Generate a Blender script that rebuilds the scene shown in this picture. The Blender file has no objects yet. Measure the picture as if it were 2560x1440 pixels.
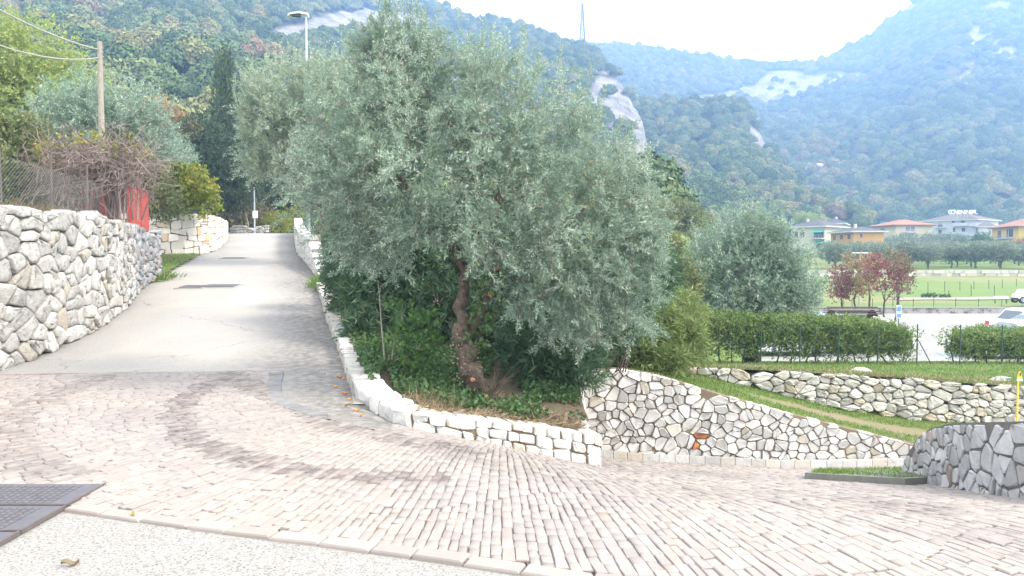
import bpy, math, random
import numpy as np
from mathutils import Vector, Matrix
R = math.radians
sc = bpy.context.scene
COL = sc.collection
rng = np.random.default_rng(11)
random.seed(5)

# ---------------------------------------------------------------- camera, sky, sun, exposure
CAMZ = 1.6; FPX = 1900.0; PITCH = math.atan(80.0 / FPX)
cam = bpy.data.cameras.new('camera'); camo = bpy.data.objects.new('camera', cam); COL.objects.link(camo)
camo.location = (0, 0, CAMZ); camo.rotation_euler = (math.pi / 2 - PITCH, 0, 0)
cam.sensor_width = 36; cam.lens = 36 * FPX / 2560; cam.clip_start = 0.05; cam.clip_end = 6000
sc.camera = camo

SUN_AZ, SUN_EL = R(105), R(42)        # azimuth from +Y towards +X
w = bpy.data.worlds.new('World'); sc.world = w; w.use_nodes = True
wn = w.node_tree.nodes; wl = w.node_tree.links; wn.clear()
wo = wn.new('ShaderNodeOutputWorld'); wb = wn.new('ShaderNodeBackground'); sky = wn.new('ShaderNodeTexSky')
sky.sky_type = 'NISHITA'; sky.sun_disc = False; sky.sun_elevation = SUN_EL; sky.sun_rotation = SUN_AZ
sky.dust_density = 2.0; sky.air_density = 1.0
tc = wn.new('ShaderNodeTexCoord'); nt = wn.new('ShaderNodeTexNoise'); nt.inputs['Scale'].default_value = 2.2
nt.inputs['Detail'].default_value = 7; nt.inputs['Roughness'].default_value = .55
cr = wn.new('ShaderNodeValToRGB'); cr.color_ramp.elements[0].position = .30; cr.color_ramp.elements[1].position = .52
cr.color_ramp.elements[0].color = (.35, .35, .35, 1)
mx = wn.new('ShaderNodeMix'); mx.data_type = 'RGBA'
mx.inputs['B'].default_value = (7.45, 7.5, 7.55, 1)
wl.new(tc.outputs['Generated'], nt.inputs['Vector']); wl.new(nt.outputs['Fac'], cr.inputs['Fac'])
wl.new(cr.outputs['Color'], mx.inputs['Factor']); wl.new(sky.outputs['Color'], mx.inputs['A'])
wl.new(mx.outputs['Result'], wb.inputs['Color']); wb.inputs['Strength'].default_value = .1
wl.new(wb.outputs['Background'], wo.inputs['Surface'])
sl = bpy.data.lights.new('sun', 'SUN'); sl.energy = 1.5; sl.angle = R(14); sl.color = (1, .93, .84)
so = bpy.data.objects.new('sun', sl); COL.objects.link(so)
sdir = Vector((math.sin(SUN_AZ) * math.cos(SUN_EL), math.cos(SUN_AZ) * math.cos(SUN_EL), math.sin(SUN_EL)))
so.rotation_euler = sdir.to_track_quat('Z', 'Y').to_euler(); so.location = (40, -10, 60)
sc.view_settings.view_transform = 'Standard'; sc.view_settings.look = 'None'
sc.view_settings.gamma = 1; sc.view_settings.exposure = 2.42
sc.cycles.use_denoising = True; sc.cycles.max_bounces = 6; sc.cycles.diffuse_bounces = 3
sc.cycles.transparent_max_bounces = 6; sc.cycles.volume_bounces = 1; sc.cycles.transmission_bounces = 3

# ---------------------------------------------------------------- helpers
CP, SP = math.cos(PITCH), math.sin(PITCH)
def ray(px, py):
    x = (px - 1280) / FPX; y = (720 - py) / FPX
    return np.array([x, CP + y * SP, -SP + y * CP])
def Wp(px, py, Y):
    d = ray(px, py); return np.array([d[0] / d[1] * Y, Y, CAMZ + d[2] / d[1] * Y])
def proj(P):
    P = np.atleast_2d(P); dy = P[:, 1] * CP - (P[:, 2] - CAMZ) * SP; up = P[:, 1] * SP + (P[:, 2] - CAMZ) * CP
    return 1280 + FPX * P[:, 0] / dy, 720 - FPX * up / dy
def pw(px, py, Y):
    """vectorised Wp"""
    px, py, Y = np.broadcast_arrays(np.asarray(px, float), np.asarray(py, float), np.asarray(Y, float))
    x = (px - 1280) / FPX; y = (720 - py) / FPX; d1 = CP + y * SP; d2 = -SP + y * CP
    return np.stack([x / d1 * Y, Y, CAMZ + d2 / d1 * Y], -1)
def sp(x, k): return k * np.logaddexp(0, np.asarray(x, float) / k)
def smooth(x, a, b):
    t = np.clip((np.asarray(x, float) - a) / (b - a), 0, 1); return t * t * (3 - 2 * t)
Y0X = [-5, -3, -1.9, -1.27, -.87, -.18, .4, 1, 2.5, 4.6, 7, 14]; Y0Y = [16, 12, 9, 7.4, 6.9, 6.35, 5.75, 5.2, 4.7, 4.25, 4.4, 4.4]
def roadz(Y): return .09 * (sp(np.asarray(Y) - 10.5, 1.0) - sp(np.asarray(Y) - 44, 1.5))
def G(X, Y):
    """height of roads and paving"""
    X = np.asarray(X, float); Y = np.asarray(Y, float)
    left = roadz(Y)
    right = -.235 * sp(Y - np.interp(X, Y0X, Y0Y), .35)
    m = smooth(X, -2.2, -.9) * np.ones_like(Y)
    m = np.where(Y < 8.2, 1.0, m)
    return left * (1 - m) + right * m + .006 * np.sin(X * 1.7 + Y * .6)
def hit(px, py):
    d = ray(px, py); t = np.arange(2, 60, .01)
    k = np.argmax(CAMZ + d[2] * t <= G(d[0] * t, d[1] * t)); return d[:2] * t[k]
_ph = np.random.default_rng(3)
_ND = _ph.normal(size=(40, 3)); _NP = _ph.uniform(0, 6.28, 40)
def nz(P, f=1.0, s=0):
    P = np.asarray(P, float); v = 0
    for k in range(5):
        i = (k + s * 5) % 40; v = v + np.sin(P @ (_ND[i] * f * (1 + .35 * k)) + _NP[i]) / (1 + .35 * k)
    return v / 3.2
WL = {}
def tag(o, label=None, cat=None, group=None, kind=None):
    if label: o['label'] = label
    if cat: o['category'] = cat
    if group: o['group'] = group
    if kind: o['kind'] = kind
    return o
def place(o, loc, parent):
    loc = np.asarray(loc, float); WL[o.name] = loc
    if parent is not None:
        o.parent = parent; o.location = loc - WL[parent.name]
    else: o.location = loc
def thing(name, loc, label, cat, group=None, kind=None):
    o = bpy.data.objects.new(name, None); COL.objects.link(o); o.empty_display_size = .2
    place(o, loc, None); return tag(o, label, cat, group, kind or ('thing' if cat else None))
def mk(name, V, F, m, parent=None, smoothf=False, attrs=None, keep0=False):
    V = np.asarray(V, float)
    if keep0: org = np.zeros(3)
    else:
        org = (V.min(0) + V.max(0)) / 2; org[2] = V[:, 2].min()
    me = bpy.data.meshes.new(name)
    Vl = V - org
    if isinstance(F, np.ndarray):
        n, k = F.shape
        me.vertices.add(len(Vl)); me.vertices.foreach_set('co', Vl.astype(np.float32).ravel())
        me.loops.add(n * k); me.loops.foreach_set('vertex_index', F.astype(np.int32).ravel())
        me.polygons.add(n); me.polygons.foreach_set('loop_start', np.arange(0, n * k, k, dtype=np.int32))
        me.update(calc_edges=True)
    else:
        me.from_pydata(Vl.tolist(), [], F)
    if attrs:
        for an, av in attrs.items():
            a = me.attributes.new(an, 'FLOAT', 'POINT'); a.data.foreach_set('value', np.asarray(av, np.float32))
    if smoothf: me.polygons.foreach_set('use_smooth', np.ones(len(me.polygons), bool))
    if m is not None: me.materials.append(m)
    o = bpy.data.objects.new(name, me); COL.objects.link(o); place(o, org, parent)
    return o
class MB:
    def __init__(s): s.V = []; s.F = []
    def add(s, V, F):
        b = len(s.V); s.V += [tuple(map(float, v)) for v in V]; s.F += [tuple(int(i) + b for i in f) for f in F]; return s
    def box(s, c, d, rz=0, taper=1.0, bev=0):
        x, y, z = d[0] / 2, d[1] / 2, d[2] / 2; V = []
        for k, t in ((-1, 1.0), (1, taper)):
            for sx, sy in ((-1, -1), (1, -1), (1, 1), (-1, 1)): V.append((sx * x * t, sy * y * t, k * z))
        ca, sa = math.cos(rz), math.sin(rz)
        V = [(c[0] + ca * a - sa * b, c[1] + sa * a + ca * b, c[2] + h) for a, b, h in V]
        return s.add(V, [(3, 2, 1, 0), (4, 5, 6, 7), (0, 1, 5, 4), (1, 2, 6, 5), (2, 3, 7, 6), (3, 0, 4, 7)])
    def tube(s, pts, rad, n=6, cap=True):
        pts = [Vector(p) for p in pts]; m = len(pts)
        if not hasattr(rad, '__len__'): rad = [rad] * m
        V = []; prev = None
        for i, p in enumerate(pts):
            t = (pts[min(i + 1, m - 1)] - pts[max(i - 1, 0)]).normalized()
            a = prev if prev is not None else (Vector((1, 0, 0)) if abs(t.x) < .8 else Vector((0, 1, 0)))
            a = (a - t * a.dot(t)).normalized(); b = t.cross(a); prev = a
            for k in range(n):
                th = 2 * math.pi * k / n; V.append(p + (a * math.cos(th) + b * math.sin(th)) * rad[i])
        F = [(i * n + k, i * n + (k + 1) % n, (i + 1) * n + (k + 1) % n, (i + 1) * n + k) for i in range(m - 1) for k in range(n)]
        if cap: F += [tuple(range(n - 1, -1, -1)), tuple(range((m - 1) * n, m * n))]
        return s.add(V, F)
    def prism(s, poly, z0, z1):
        n = len(poly); V = [(p[0], p[1], z0) for p in poly] + [(p[0], p[1], z1) for p in poly]
        return s.add(V, [tuple(range(n - 1, -1, -1)), tuple(range(n, 2 * n))] + [(i, (i + 1) % n, n + (i + 1) % n, n + i) for i in range(n)])
    def build(s, name, m, parent=None, smoothf=False): return mk(name, s.V, s.F, m, parent, smoothf)
def grid(name, fn, us, vs, m, parent=None, smoothf=True, attrs=None, keep0=True):
    U, Vv = np.meshgrid(us, vs, indexing='ij'); P = fn(U, Vv).reshape(-1, 3)
    a, b = len(us), len(vs); i = np.arange(a - 1)[:, None] * b + np.arange(b - 1)[None]
    F = np.stack([i, i + b, i + b + 1, i + 1], -1).reshape(-1, 4)
    at = {k: f(U, Vv).ravel() for k, f in attrs.items()} if attrs else None
    return mk(name, P, F, m, parent, smoothf, at, keep0)

# ---------------------------------------------------------------- materials
def nodes(name):
    m = bpy.data.materials.new(name); m.use_nodes = True; nt = m.node_tree; nt.nodes.clear()
    return m, nt.nodes.new, nt.links.new
def mathn(N, L, op, a, b=None, c=None):
    n = N('ShaderNodeMath'); n.operation = op
    for i, v in enumerate((a, b, c)):
        if v is None: continue
        if isinstance(v, (int, float)): n.inputs[i].default_value = v
        else: L(v, n.inputs[i])
    return n.outputs[0]
def mixc(N, L, f, a, b, mode='MIX'):
    n = N('ShaderNodeMix'); n.data_type = 'RGBA'; n.blend_type = mode
    for s, v in ((n.inputs['Factor'], f), (n.inputs['A'], a), (n.inputs['B'], b)):
        if isinstance(v, (int, float)): s.default_value = v
        elif isinstance(v, tuple): s.default_value = (*v, 1) if len(v) == 3 else v
        else: L(v, s)
    return n.outputs['Result']
def noise(N, L, scale, detail=4, rough=.6, vec=None, dist=0):
    n = N('ShaderNodeTexNoise'); n.inputs['Scale'].default_value = scale; n.inputs['Detail'].default_value = detail
    n.inputs['Roughness'].default_value = rough; n.inputs['Distortion'].default_value = dist
    if vec is not None: L(vec, n.inputs['Vector'])
    return n.outputs['Fac']
def ramp(N, L, f, a, b):
    n = N('ShaderNodeMapRange'); n.inputs['From Min'].default_value = a; n.inputs['From Max'].default_value = b; L(f, n.inputs['Value'])
    return n.outputs['Result']
def surf(name, c1, c2, scale=3.0, rough=.8, bump=(30, .3, .01), spots=None, isl=0.0, isl_hue=None, stain_shade=None, spec=.3, second=None, metal=0, crack=None):
    """noise-mixed colour with fine relief; spots=(scale,lo,hi,colour); isl = brightness spread of single pieces; stain=(attribute,colour)"""
    m, N, L = nodes(name); out = N('ShaderNodeOutputMaterial'); b = N('ShaderNodeBsdfPrincipled'); g = N('ShaderNodeNewGeometry')
    pos = g.outputs['Position']
    f = ramp(N, L, noise(N, L, scale, 6, .65, pos), .3, .7); col = mixc(N, L, f, c1, c2)
    if second:
        col = mixc(N, L, ramp(N, L, noise(N, L, second[0], 3, .6, pos), second[1], second[2]), col, second[3])
    if isl or isl_hue:
        oi = N('ShaderNodeObjectInfo'); r = mathn(N, L, 'FRACT', mathn(N, L, 'ADD', g.outputs['Random Per Island'], oi.outputs['Random']))
        if isl_hue:
            r2 = mathn(N, L, 'FRACT', mathn(N, L, 'MULTIPLY', r, 17.31)); col = mixc(N, L, ramp(N, L, r2, isl_hue[0], 1.0), col, isl_hue[1])
        v = mathn(N, L, 'ADD', mathn(N, L, 'MULTIPLY', r, 2 * isl), 1 - isl)
        cv = N('ShaderNodeCombineColor'); [L(v, cv.inputs[i]) for i in range(3)]
        col = mixc(N, L, 1.0, col, cv.outputs[0], 'MULTIPLY')
    if spots:
        col = mixc(N, L, ramp(N, L, noise(N, L, spots[0], 5, .7, pos), spots[1], spots[2]), col, spots[3])
    if stain_shade:
        at = N('ShaderNodeAttribute'); at.attribute_name = stain_shade[0]
        sf = mathn(N, L, 'MULTIPLY', at.outputs['Fac'], ramp(N, L, noise(N, L, 9, 4, .6, pos), .25, .6))
        col = mixc(N, L, sf, col, stain_shade[1])
    if crack:
        v = N('ShaderNodeTexVoronoi'); v.feature = 'DISTANCE_TO_EDGE'; v.inputs['Scale'].default_value = crack[0]
        wv = N('ShaderNodeVectorMath'); nn_ = N('ShaderNodeTexNoise'); nn_.inputs['Scale'].default_value = 1.7; nn_.inputs['Detail'].default_value = 6; L(pos, nn_.inputs['Vector'])
        sc_n = N('ShaderNodeVectorMath'); sc_n.operation = 'SCALE'; sc_n.inputs['Scale'].default_value = .9; L(nn_.outputs['Color'], sc_n.inputs[0]); L(pos, wv.inputs[0]); L(sc_n.outputs[0], wv.inputs[1]); L(wv.outputs[0], v.inputs['Vector'])
        cf_ = mathn(N, L, 'MULTIPLY', mathn(N, L, 'LESS_THAN', v.outputs['Distance'], crack[1]), ramp(N, L, noise(N, L, .5, 3, .6, pos), .47, .56)); col = mixc(N, L, mathn(N, L, 'MULTIPLY', cf_, .55), col, (.06, .055, .05))
    L(col, b.inputs['Base Color']); b.inputs['Roughness'].default_value = rough; b.inputs['Specular IOR Level'].default_value = spec
    b.inputs['Metallic'].default_value = metal
    if bump:
        bn = N('ShaderNodeBump'); bn.inputs['Strength'].default_value = bump[1]; bn.inputs['Distance'].default_value = bump[2]
        L(noise(N, L, bump[0], 6, .7, pos), bn.inputs['Height']); L(bn.outputs['Normal'], b.inputs['Normal'])
    L(b.outputs[0], out.inputs[0]); return m
def leafm(name, c1, c2, c3=None, c3p=.8, trans=.3, patch=.6, rough=.55, world=True):
    """leaf colours: spread per leaf plus slow patches; a share of the light passes through"""
    m, N, L = nodes(name); out = N('ShaderNodeOutputMaterial'); g = N('ShaderNodeNewGeometry'); oi = N('ShaderNodeObjectInfo')
    r = mathn(N, L, 'FRACT', mathn(N, L, 'ADD', g.outputs['Random Per Island'], oi.outputs['Random']))
    p = ramp(N, L, noise(N, L, patch, 3, .6, g.outputs['Position']), .3, .7)
    f = mathn(N, L, 'ADD', mathn(N, L, 'MULTIPLY', r, .6), mathn(N, L, 'MULTIPLY', p, .4))
    col = mixc(N, L, f, c1, c2)
    if c3:
        r2 = mathn(N, L, 'FRACT', mathn(N, L, 'MULTIPLY', r, 7.77)); q = noise(N, L, patch * 1.7, 2, .5, g.outputs['Position'])
        col = mixc(N, L, ramp(N, L, mathn(N, L, 'ADD', mathn(N, L, 'MULTIPLY', r2, .5), mathn(N, L, 'MULTIPLY', q, .5)), c3p - .12, c3p + .04), col, c3)
    d = N('ShaderNodeBsdfPrincipled'); d.inputs['Roughness'].default_value = rough; d.inputs['Specular IOR Level'].default_value = .35; L(col, d.inputs['Base Color'])
    t = N('ShaderNodeBsdfTranslucent'); L(col, t.inputs['Color'])
    ms = N('ShaderNodeMixShader'); ms.inputs[0].default_value = trans; L(d.outputs[0], ms.inputs[1]); L(t.outputs[0], ms.inputs[2])
    L(ms.outputs[0], out.inputs[0]); return m
def plain(name, c, rough=.6, metal=0, spec=.4): return surf(name, c, tuple(x * .85 for x in c), 6, rough, None, spec=spec, metal=metal)

M = {}
M['lime'] = surf('rough limestone', (.53, .515, .48), (.37, .36, .335), 4, .9, (14, 1.0, .06), spots=(7, .55, .68, (.19, .18, .165)), isl=.2, isl_hue=(.82, (.46, .41, .33)))
M['lime_cut'] = surf('cut limestone', (.54, .515, .465), (.45, .425, .38), 5, .85, (25, .45, .015), spots=(7, .66, .8, (.32, .27, .22)), isl=.13, isl_hue=(.8, (.50, .33, .2)))
M['lime_white'] = surf('white fieldstone', (.58, .57, .54), (.46, .45, .43), 7, .85, (24, .7, .02), spots=(9, .60, .74, (.27, .25, .22)), isl=.16, isl_hue=(.85, (.5, .45, .37)))
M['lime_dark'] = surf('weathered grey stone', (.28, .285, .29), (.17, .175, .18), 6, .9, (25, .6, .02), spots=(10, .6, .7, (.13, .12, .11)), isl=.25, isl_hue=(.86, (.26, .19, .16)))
M['dry'] = surf('dry wall limestone', (.52, .50, .45), (.38, .365, .32), 6, .9, (28, .6, .02), spots=(8, .62, .75, (.25, .24, .19)), isl=.2, isl_hue=(.75, (.42, .35, .25)))
M['ruststone'] = surf('rust stained stone', (.45, .20, .06), (.20, .07, .04), 9, .85, (30, .5, .015), isl=.1)
M['lime_grey'] = surf('bluish grey stone', (.44, .44, .44), (.32, .32, .32), 6, .9, (25, .6, .02), spots=(10, .6, .7, (.19, .18, .17)), isl=.22, isl_hue=(.86, (.30, .23, .2)))
M['mortar'] = surf('tan mortar', (.215, .165, .115), (.15, .118, .085), 5, .95, (60, .5, .01))
M['mortar_grey'] = surf('grey mortar', (.16, .15, .14), (.10, .095, .09), 5, .95, (60, .5, .01))
M['joint_dark'] = surf('earth filled joint', (.09, .08, .065), (.05, .045, .035), 5, .95, (60, .5, .01))
M['sett'] = surf('porphyry setts', (.30, .264, .232), (.252, .224, .20), 5, .85, (60, .6, .006), spots=(1.1, .52, .72, (.215, .19, .178)), isl=.09, isl_hue=(.85, (.28, .23, .20)), stain_shade=('stain', (.095, .077, .073)), second=(.35, .45, .65, (.245, .22, .205)))
M['sett_grey'] = surf('grey edging setts', (.19, .188, .185), (.14, .138, .135), 5, .75, (60, .4, .006), isl=.15)
M['bed'] = surf('sett bedding sand', (.15, .132, .115), (.10, .088, .077), 8, .95, (80, .5, .01), second=(1.3, .5, .62, (.17, .145, .115)))
M['asphalt'] = surf('worn light asphalt', (.30, .285, .262), (.24, .23, .215), .7, .9, (140, .6, .008), spots=(48, .53, .64, (.18, .172, .16)), second=(.35, .42, .6, (.33, .308, .27)), stain_shade=('stain', (.088, .083, .08)), crack=(.33, .0035))  # the attribute's dark colour carries painted tree shade as well as damp
M['apron'] = surf('exposed aggregate concrete', (.31, .30, .28), (.27, .26, .24), 1.2, .95, (110, .8, .01), spots=(70, .545, .61, (.10, .092, .083)), second=(40, .52, .66, (.22, .198, .17)))
M['concrete'] = surf('concrete', (.30, .29, .27), (.22, .21, .20), 1.5, .9, (40, .3, .01))
M['grass'] = surf('grass', (.075, .14, .03), (.11, .17, .04), 2.5, .95, (60, .8, .03), second=(.5, .45, .65, (.15, .15, .06)))
M['field'] = surf('field', (.095, .155, .035), (.135, .18, .045), .12, .95, (8, .6, .08), second=(.05, .5, .65, (.19, .18, .075)))
M['soil'] = surf('soil and litter', (.085, .06, .04), (.14, .105, .07), 6, .95, (50, .8, .03), second=(1.5, .5, .65, (.07, .08, .035)))
M['path'] = surf('grass path', (.10, .15, .035), (.15, .17, .05), 3, .95, (50, .7, .03), stain_shade=('stain', (.20, .145, .10)))
def terrainm():
    m, N, L = nodes('forest floor and rock'); out = N('ShaderNodeOutputMaterial'); g = N('ShaderNodeNewGeometry'); b = N('ShaderNodeBsdfPrincipled'); b.inputs['Roughness'].default_value = .95
    pos = g.outputs['Position']; mp = N('ShaderNodeMapping'); mp.inputs['Scale'].default_value = (1, 1, .35); L(pos, mp.inputs['Vector'])
    n1 = noise(N, L, .09, 8, .72, mp.outputs[0]); n2 = noise(N, L, .03, 4, .6, pos)
    rk = mixc(N, L, ramp(N, L, n1, .35, .62), (.085, .08, .072), (.30, .285, .26)); rk = mixc(N, L, ramp(N, L, n2, .5, .7), rk, (.22, .175, .135))
    fl = mixc(N, L, n2, (.05, .07, .03), (.10, .09, .05)); at = N('ShaderNodeAttribute'); at.attribute_name = 'rock'
    L(mixc(N, L, at.outputs['Fac'], fl, rk), b.inputs['Base Color']); bn = N('ShaderNodeBump'); bn.inputs['Strength'].default_value = 1; bn.inputs['Distance'].default_value = 4; L(n1, bn.inputs['Height']); L(bn.outputs[0], b.inputs['Normal'])
    L(b.outputs[0], out.inputs[0]); return m
M['terrain'] = terrainm()
M['bark'] = surf('olive bark', (.19, .15, .115), (.075, .06, .045), 14, .95, (26, 1.0, .06), spots=(9, .55, .66, (.045, .035, .028)))
M['bark2'] = surf('brown bark', (.11, .08, .06), (.06, .045, .035), 12, .95, (40, .8, .02))
M['cutwood'] = plain('fresh cut wood', (.55, .27, .12), .8)
M['twig'] = surf('bare twigs', (.25, .19, .175), (.15, .115, .105), 9, .9, None, isl=.35)
M['pole'] = surf('weathered pole wood', (.31, .28, .24), (.21, .185, .155), 8, .9, (30, .5, .01))
M['wood'] = surf('dark stained wood', (.085, .06, .05), (.05, .036, .03), 8, .8, (30, .4, .01), isl=.2)
M['red'] = surf('red painted board', (.36, .06, .05), (.29, .05, .042), 3, .6, (20, .1, .005), spots=(7, .68, .75, (.28, .1, .08)))
M['galv'] = plain('galvanised steel', (.42, .45, .47), .45, .6)
M['white'] = plain('white paint', (.75, .75, .73), .5)
M['postgreen'] = plain('dark green post', (.03, .06, .045), .6)
M['wire'] = plain('fence wire', (.22, .22, .21), .5, .3)
M['cable'] = plain('cable', (.33, .31, .29), .6)
M['steel'] = surf('cast iron cover', (.13, .125, .135), (.09, .085, .095), 10, .55, (80, .3, .004), spots=(6, .62, .75, (.17, .11, .08)), metal=.3)
M['rust'] = surf('rusty angle iron', (.12, .105, .10), (.085, .07, .065), 15, .8, (60, .4, .004))
M['yellow'] = plain('yellow paint', (.75, .55, .03), .5)
M['black'] = plain('black rubber', (.02, .02, .02), .8)
def glassm():
    m, N, L = nodes('window glass'); o = N('ShaderNodeOutputMaterial'); b = N('ShaderNodeBsdfPrincipled')
    b.inputs['Base Color'].default_value = (.06, .08, .095, 1); b.inputs['Roughness'].default_value = .08; b.inputs['Specular IOR Level'].default_value = .7
    L(b.outputs[0], o.inputs[0]); return m
M['glass'] = glassm()
M['l_olive'] = leafm('olive leaves', (.135, .215, .155), (.285, .375, .285), (.48, .53, .43), .70, .35, .7)
M['l_olive_y'] = leafm('sunlit olive leaves', (.20, .27, .19), (.33, .39, .285), (.48, .505, .39), .70, .35, .7)  # paler, slightly yellower leaf colour of the second olive
M['l_olive_far'] = leafm('far olive leaves', (.14, .19, .125), (.22, .265, .185), None, .8, .25, .4)
M['l_olean'] = leafm('oleander leaves', (.05, .105, .055), (.10, .165, .08), (.19, .22, .09), .86, .28, .8)
M['l_olean_y'] = leafm('yellowing oleander leaves', (.13, .19, .06), (.205, .26, .085), (.31, .30, .11), .8, .35, .8)
M['l_green'] = leafm('broad green leaves', (.05, .12, .03), (.10, .18, .045), None, .8, .35, .8)
M['l_locust'] = leafm('pale green leaves', (.24, .31, .09), (.34, .39, .125), (.42, .41, .14), .8, .4, .3)
M['l_mixed'] = leafm('mixed wood leaves', (.11, .15, .06), (.18, .20, .08), (.30, .23, .10), .78, .3, .35)
M['l_vine'] = leafm('vine leaves', (.17, .24, .035), (.26, .29, .05), (.42, .30, .06), .72, .4, .6)
M['l_conifer'] = leafm('conifer needles', (.03, .055, .028), (.055, .085, .04), None, .8, .15, .6)
M['l_cypress'] = leafm('cypress scales', (.045, .08, .045), (.08, .12, .07), None, .8, .15, .5)
M['l_red'] = leafm('red autumn leaves', (.20, .085, .08), (.27, .13, .105), (.30, .20, .11), .8, .35, .5)
M['l_orange'] = leafm('orange autumn leaves', (.30, .20, .095), (.36, .26, .125), (.26, .25, .11), .8, .35, .5)
M['l_brown'] = leafm('brown bush leaves', (.16, .11, .07), (.21, .17, .09), (.13, .16, .06), .7, .3, .5)
M['l_hedge'] = leafm('hedge leaves', (.10, .175, .045), (.19, .255, .075), (.36, .36, .14), .8, .3, 1.2)
M['l_grass'] = leafm('grass blades', (.09, .17, .03), (.16, .23, .05), (.27, .24, .10), .82, .3, .8)
M['l_dry'] = leafm('dry litter', (.22, .16, .10), (.33, .26, .16), (.13, .09, .05), .75, .2, 1.5)
M['l_ivy'] = leafm('ivy leaves', (.04, .09, .03), (.08, .14, .045), (.16, .18, .05), .85, .25, 2)
def forestm():
    m, N, L = nodes('forest crowns'); out = N('ShaderNodeOutputMaterial'); g = N('ShaderNodeNewGeometry'); oi = N('ShaderNodeObjectInfo')
    p = noise(N, L, .012, 3, .6, oi.outputs['Location']); r = oi.outputs['Random']
    n = N('ShaderNodeValToRGB'); e = n.color_ramp.elements
    e[0].position = 0; e[0].color = (.055, .09, .045, 1); e[1].position = 1; e[1].color = (.30, .19, .09, 1)
    for q, c in ((.28, (.085, .125, .055)), (.5, (.12, .165, .068)), (.68, (.165, .19, .08)), (.82, (.24, .22, .09)), (.92, (.20, .15, .10))):
        x = e.new(q); x.color = (*c, 1)
    f = mathn(N, L, 'ADD', mathn(N, L, 'MULTIPLY', r, .62), mathn(N, L, 'MULTIPLY', ramp(N, L, p, .3, .7), .38)); L(f, n.inputs[0])
    v = mathn(N, L, 'ADD', mathn(N, L, 'MULTIPLY', g.outputs['Random Per Island'], .7), .65); cv = N('ShaderNodeCombineColor'); [L(v, cv.inputs[i]) for i in range(3)]
    d = N('ShaderNodeBsdfDiffuse'); L(mixc(N, L, 1.0, n.outputs[0], cv.outputs[0], 'MULTIPLY'), d.inputs[0]); L(d.outputs[0], out.inputs[0]); return m
M['forest'] = forestm()
# ---------------------------------------------------------------- paths and stones
class Path:
    def __init__(s, pts, side=1):
        s.p = np.asarray(pts, float); d = np.linalg.norm(np.diff(s.p, axis=0), axis=1); s.u = np.r_[0, np.cumsum(d)]; s.L = s.u[-1]; s.side = side
    def xy(s, u): return np.stack([np.interp(u, s.u, s.p[:, 0]), np.interp(u, s.u, s.p[:, 1])], -1)
    def nrm(s, u):
        u = np.asarray(u, float); a = s.xy(np.clip(u - .12, 0, s.L)); b = s.xy(np.clip(u + .12, 0, s.L)); t = b - a
        t = t / np.maximum(np.linalg.norm(t, axis=-1, keepdims=True), 1e-9); return np.stack([t[..., 1], -t[..., 0]], -1) * s.side
    def map(s, u, z, w):
        q = s.xy(u) + s.nrm(u) * np.asarray(w)[..., None]; return np.stack([q[..., 0], q[..., 1], np.asarray(z) + 0 * q[..., 0]], -1)
def spline(pts, n=8):
    p = np.asarray(pts, float); out = []
    for i in range(len(p) - 1):
        a, b, c, d = p[max(i - 1, 0)], p[i], p[i + 1], p[min(i + 2, len(p) - 1)]
        for t in np.arange(n) / n:
            out.append(.5 * (2 * b + (c - a) * t + (2 * a - 5 * b + 4 * c - d) * t * t + (3 * b - a - 3 * c + d) * t ** 3))
    out.append(p[-1]); return np.array(out)
def clip(poly, n, d):
    out = []; k = len(poly)
    for i in range(k):
        a, b = poly[i], poly[(i + 1) % k]; da, db = a[0] * n[0] + a[1] * n[1] - d, b[0] * n[0] + b[1] * n[1] - d
        if da <= 0: out.append(a)
        if da * db < 0:
            t = da / (da - db); out.append((a[0] + (b[0] - a[0]) * t, a[1] + (b[1] - a[1]) * t))
    return out
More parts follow.
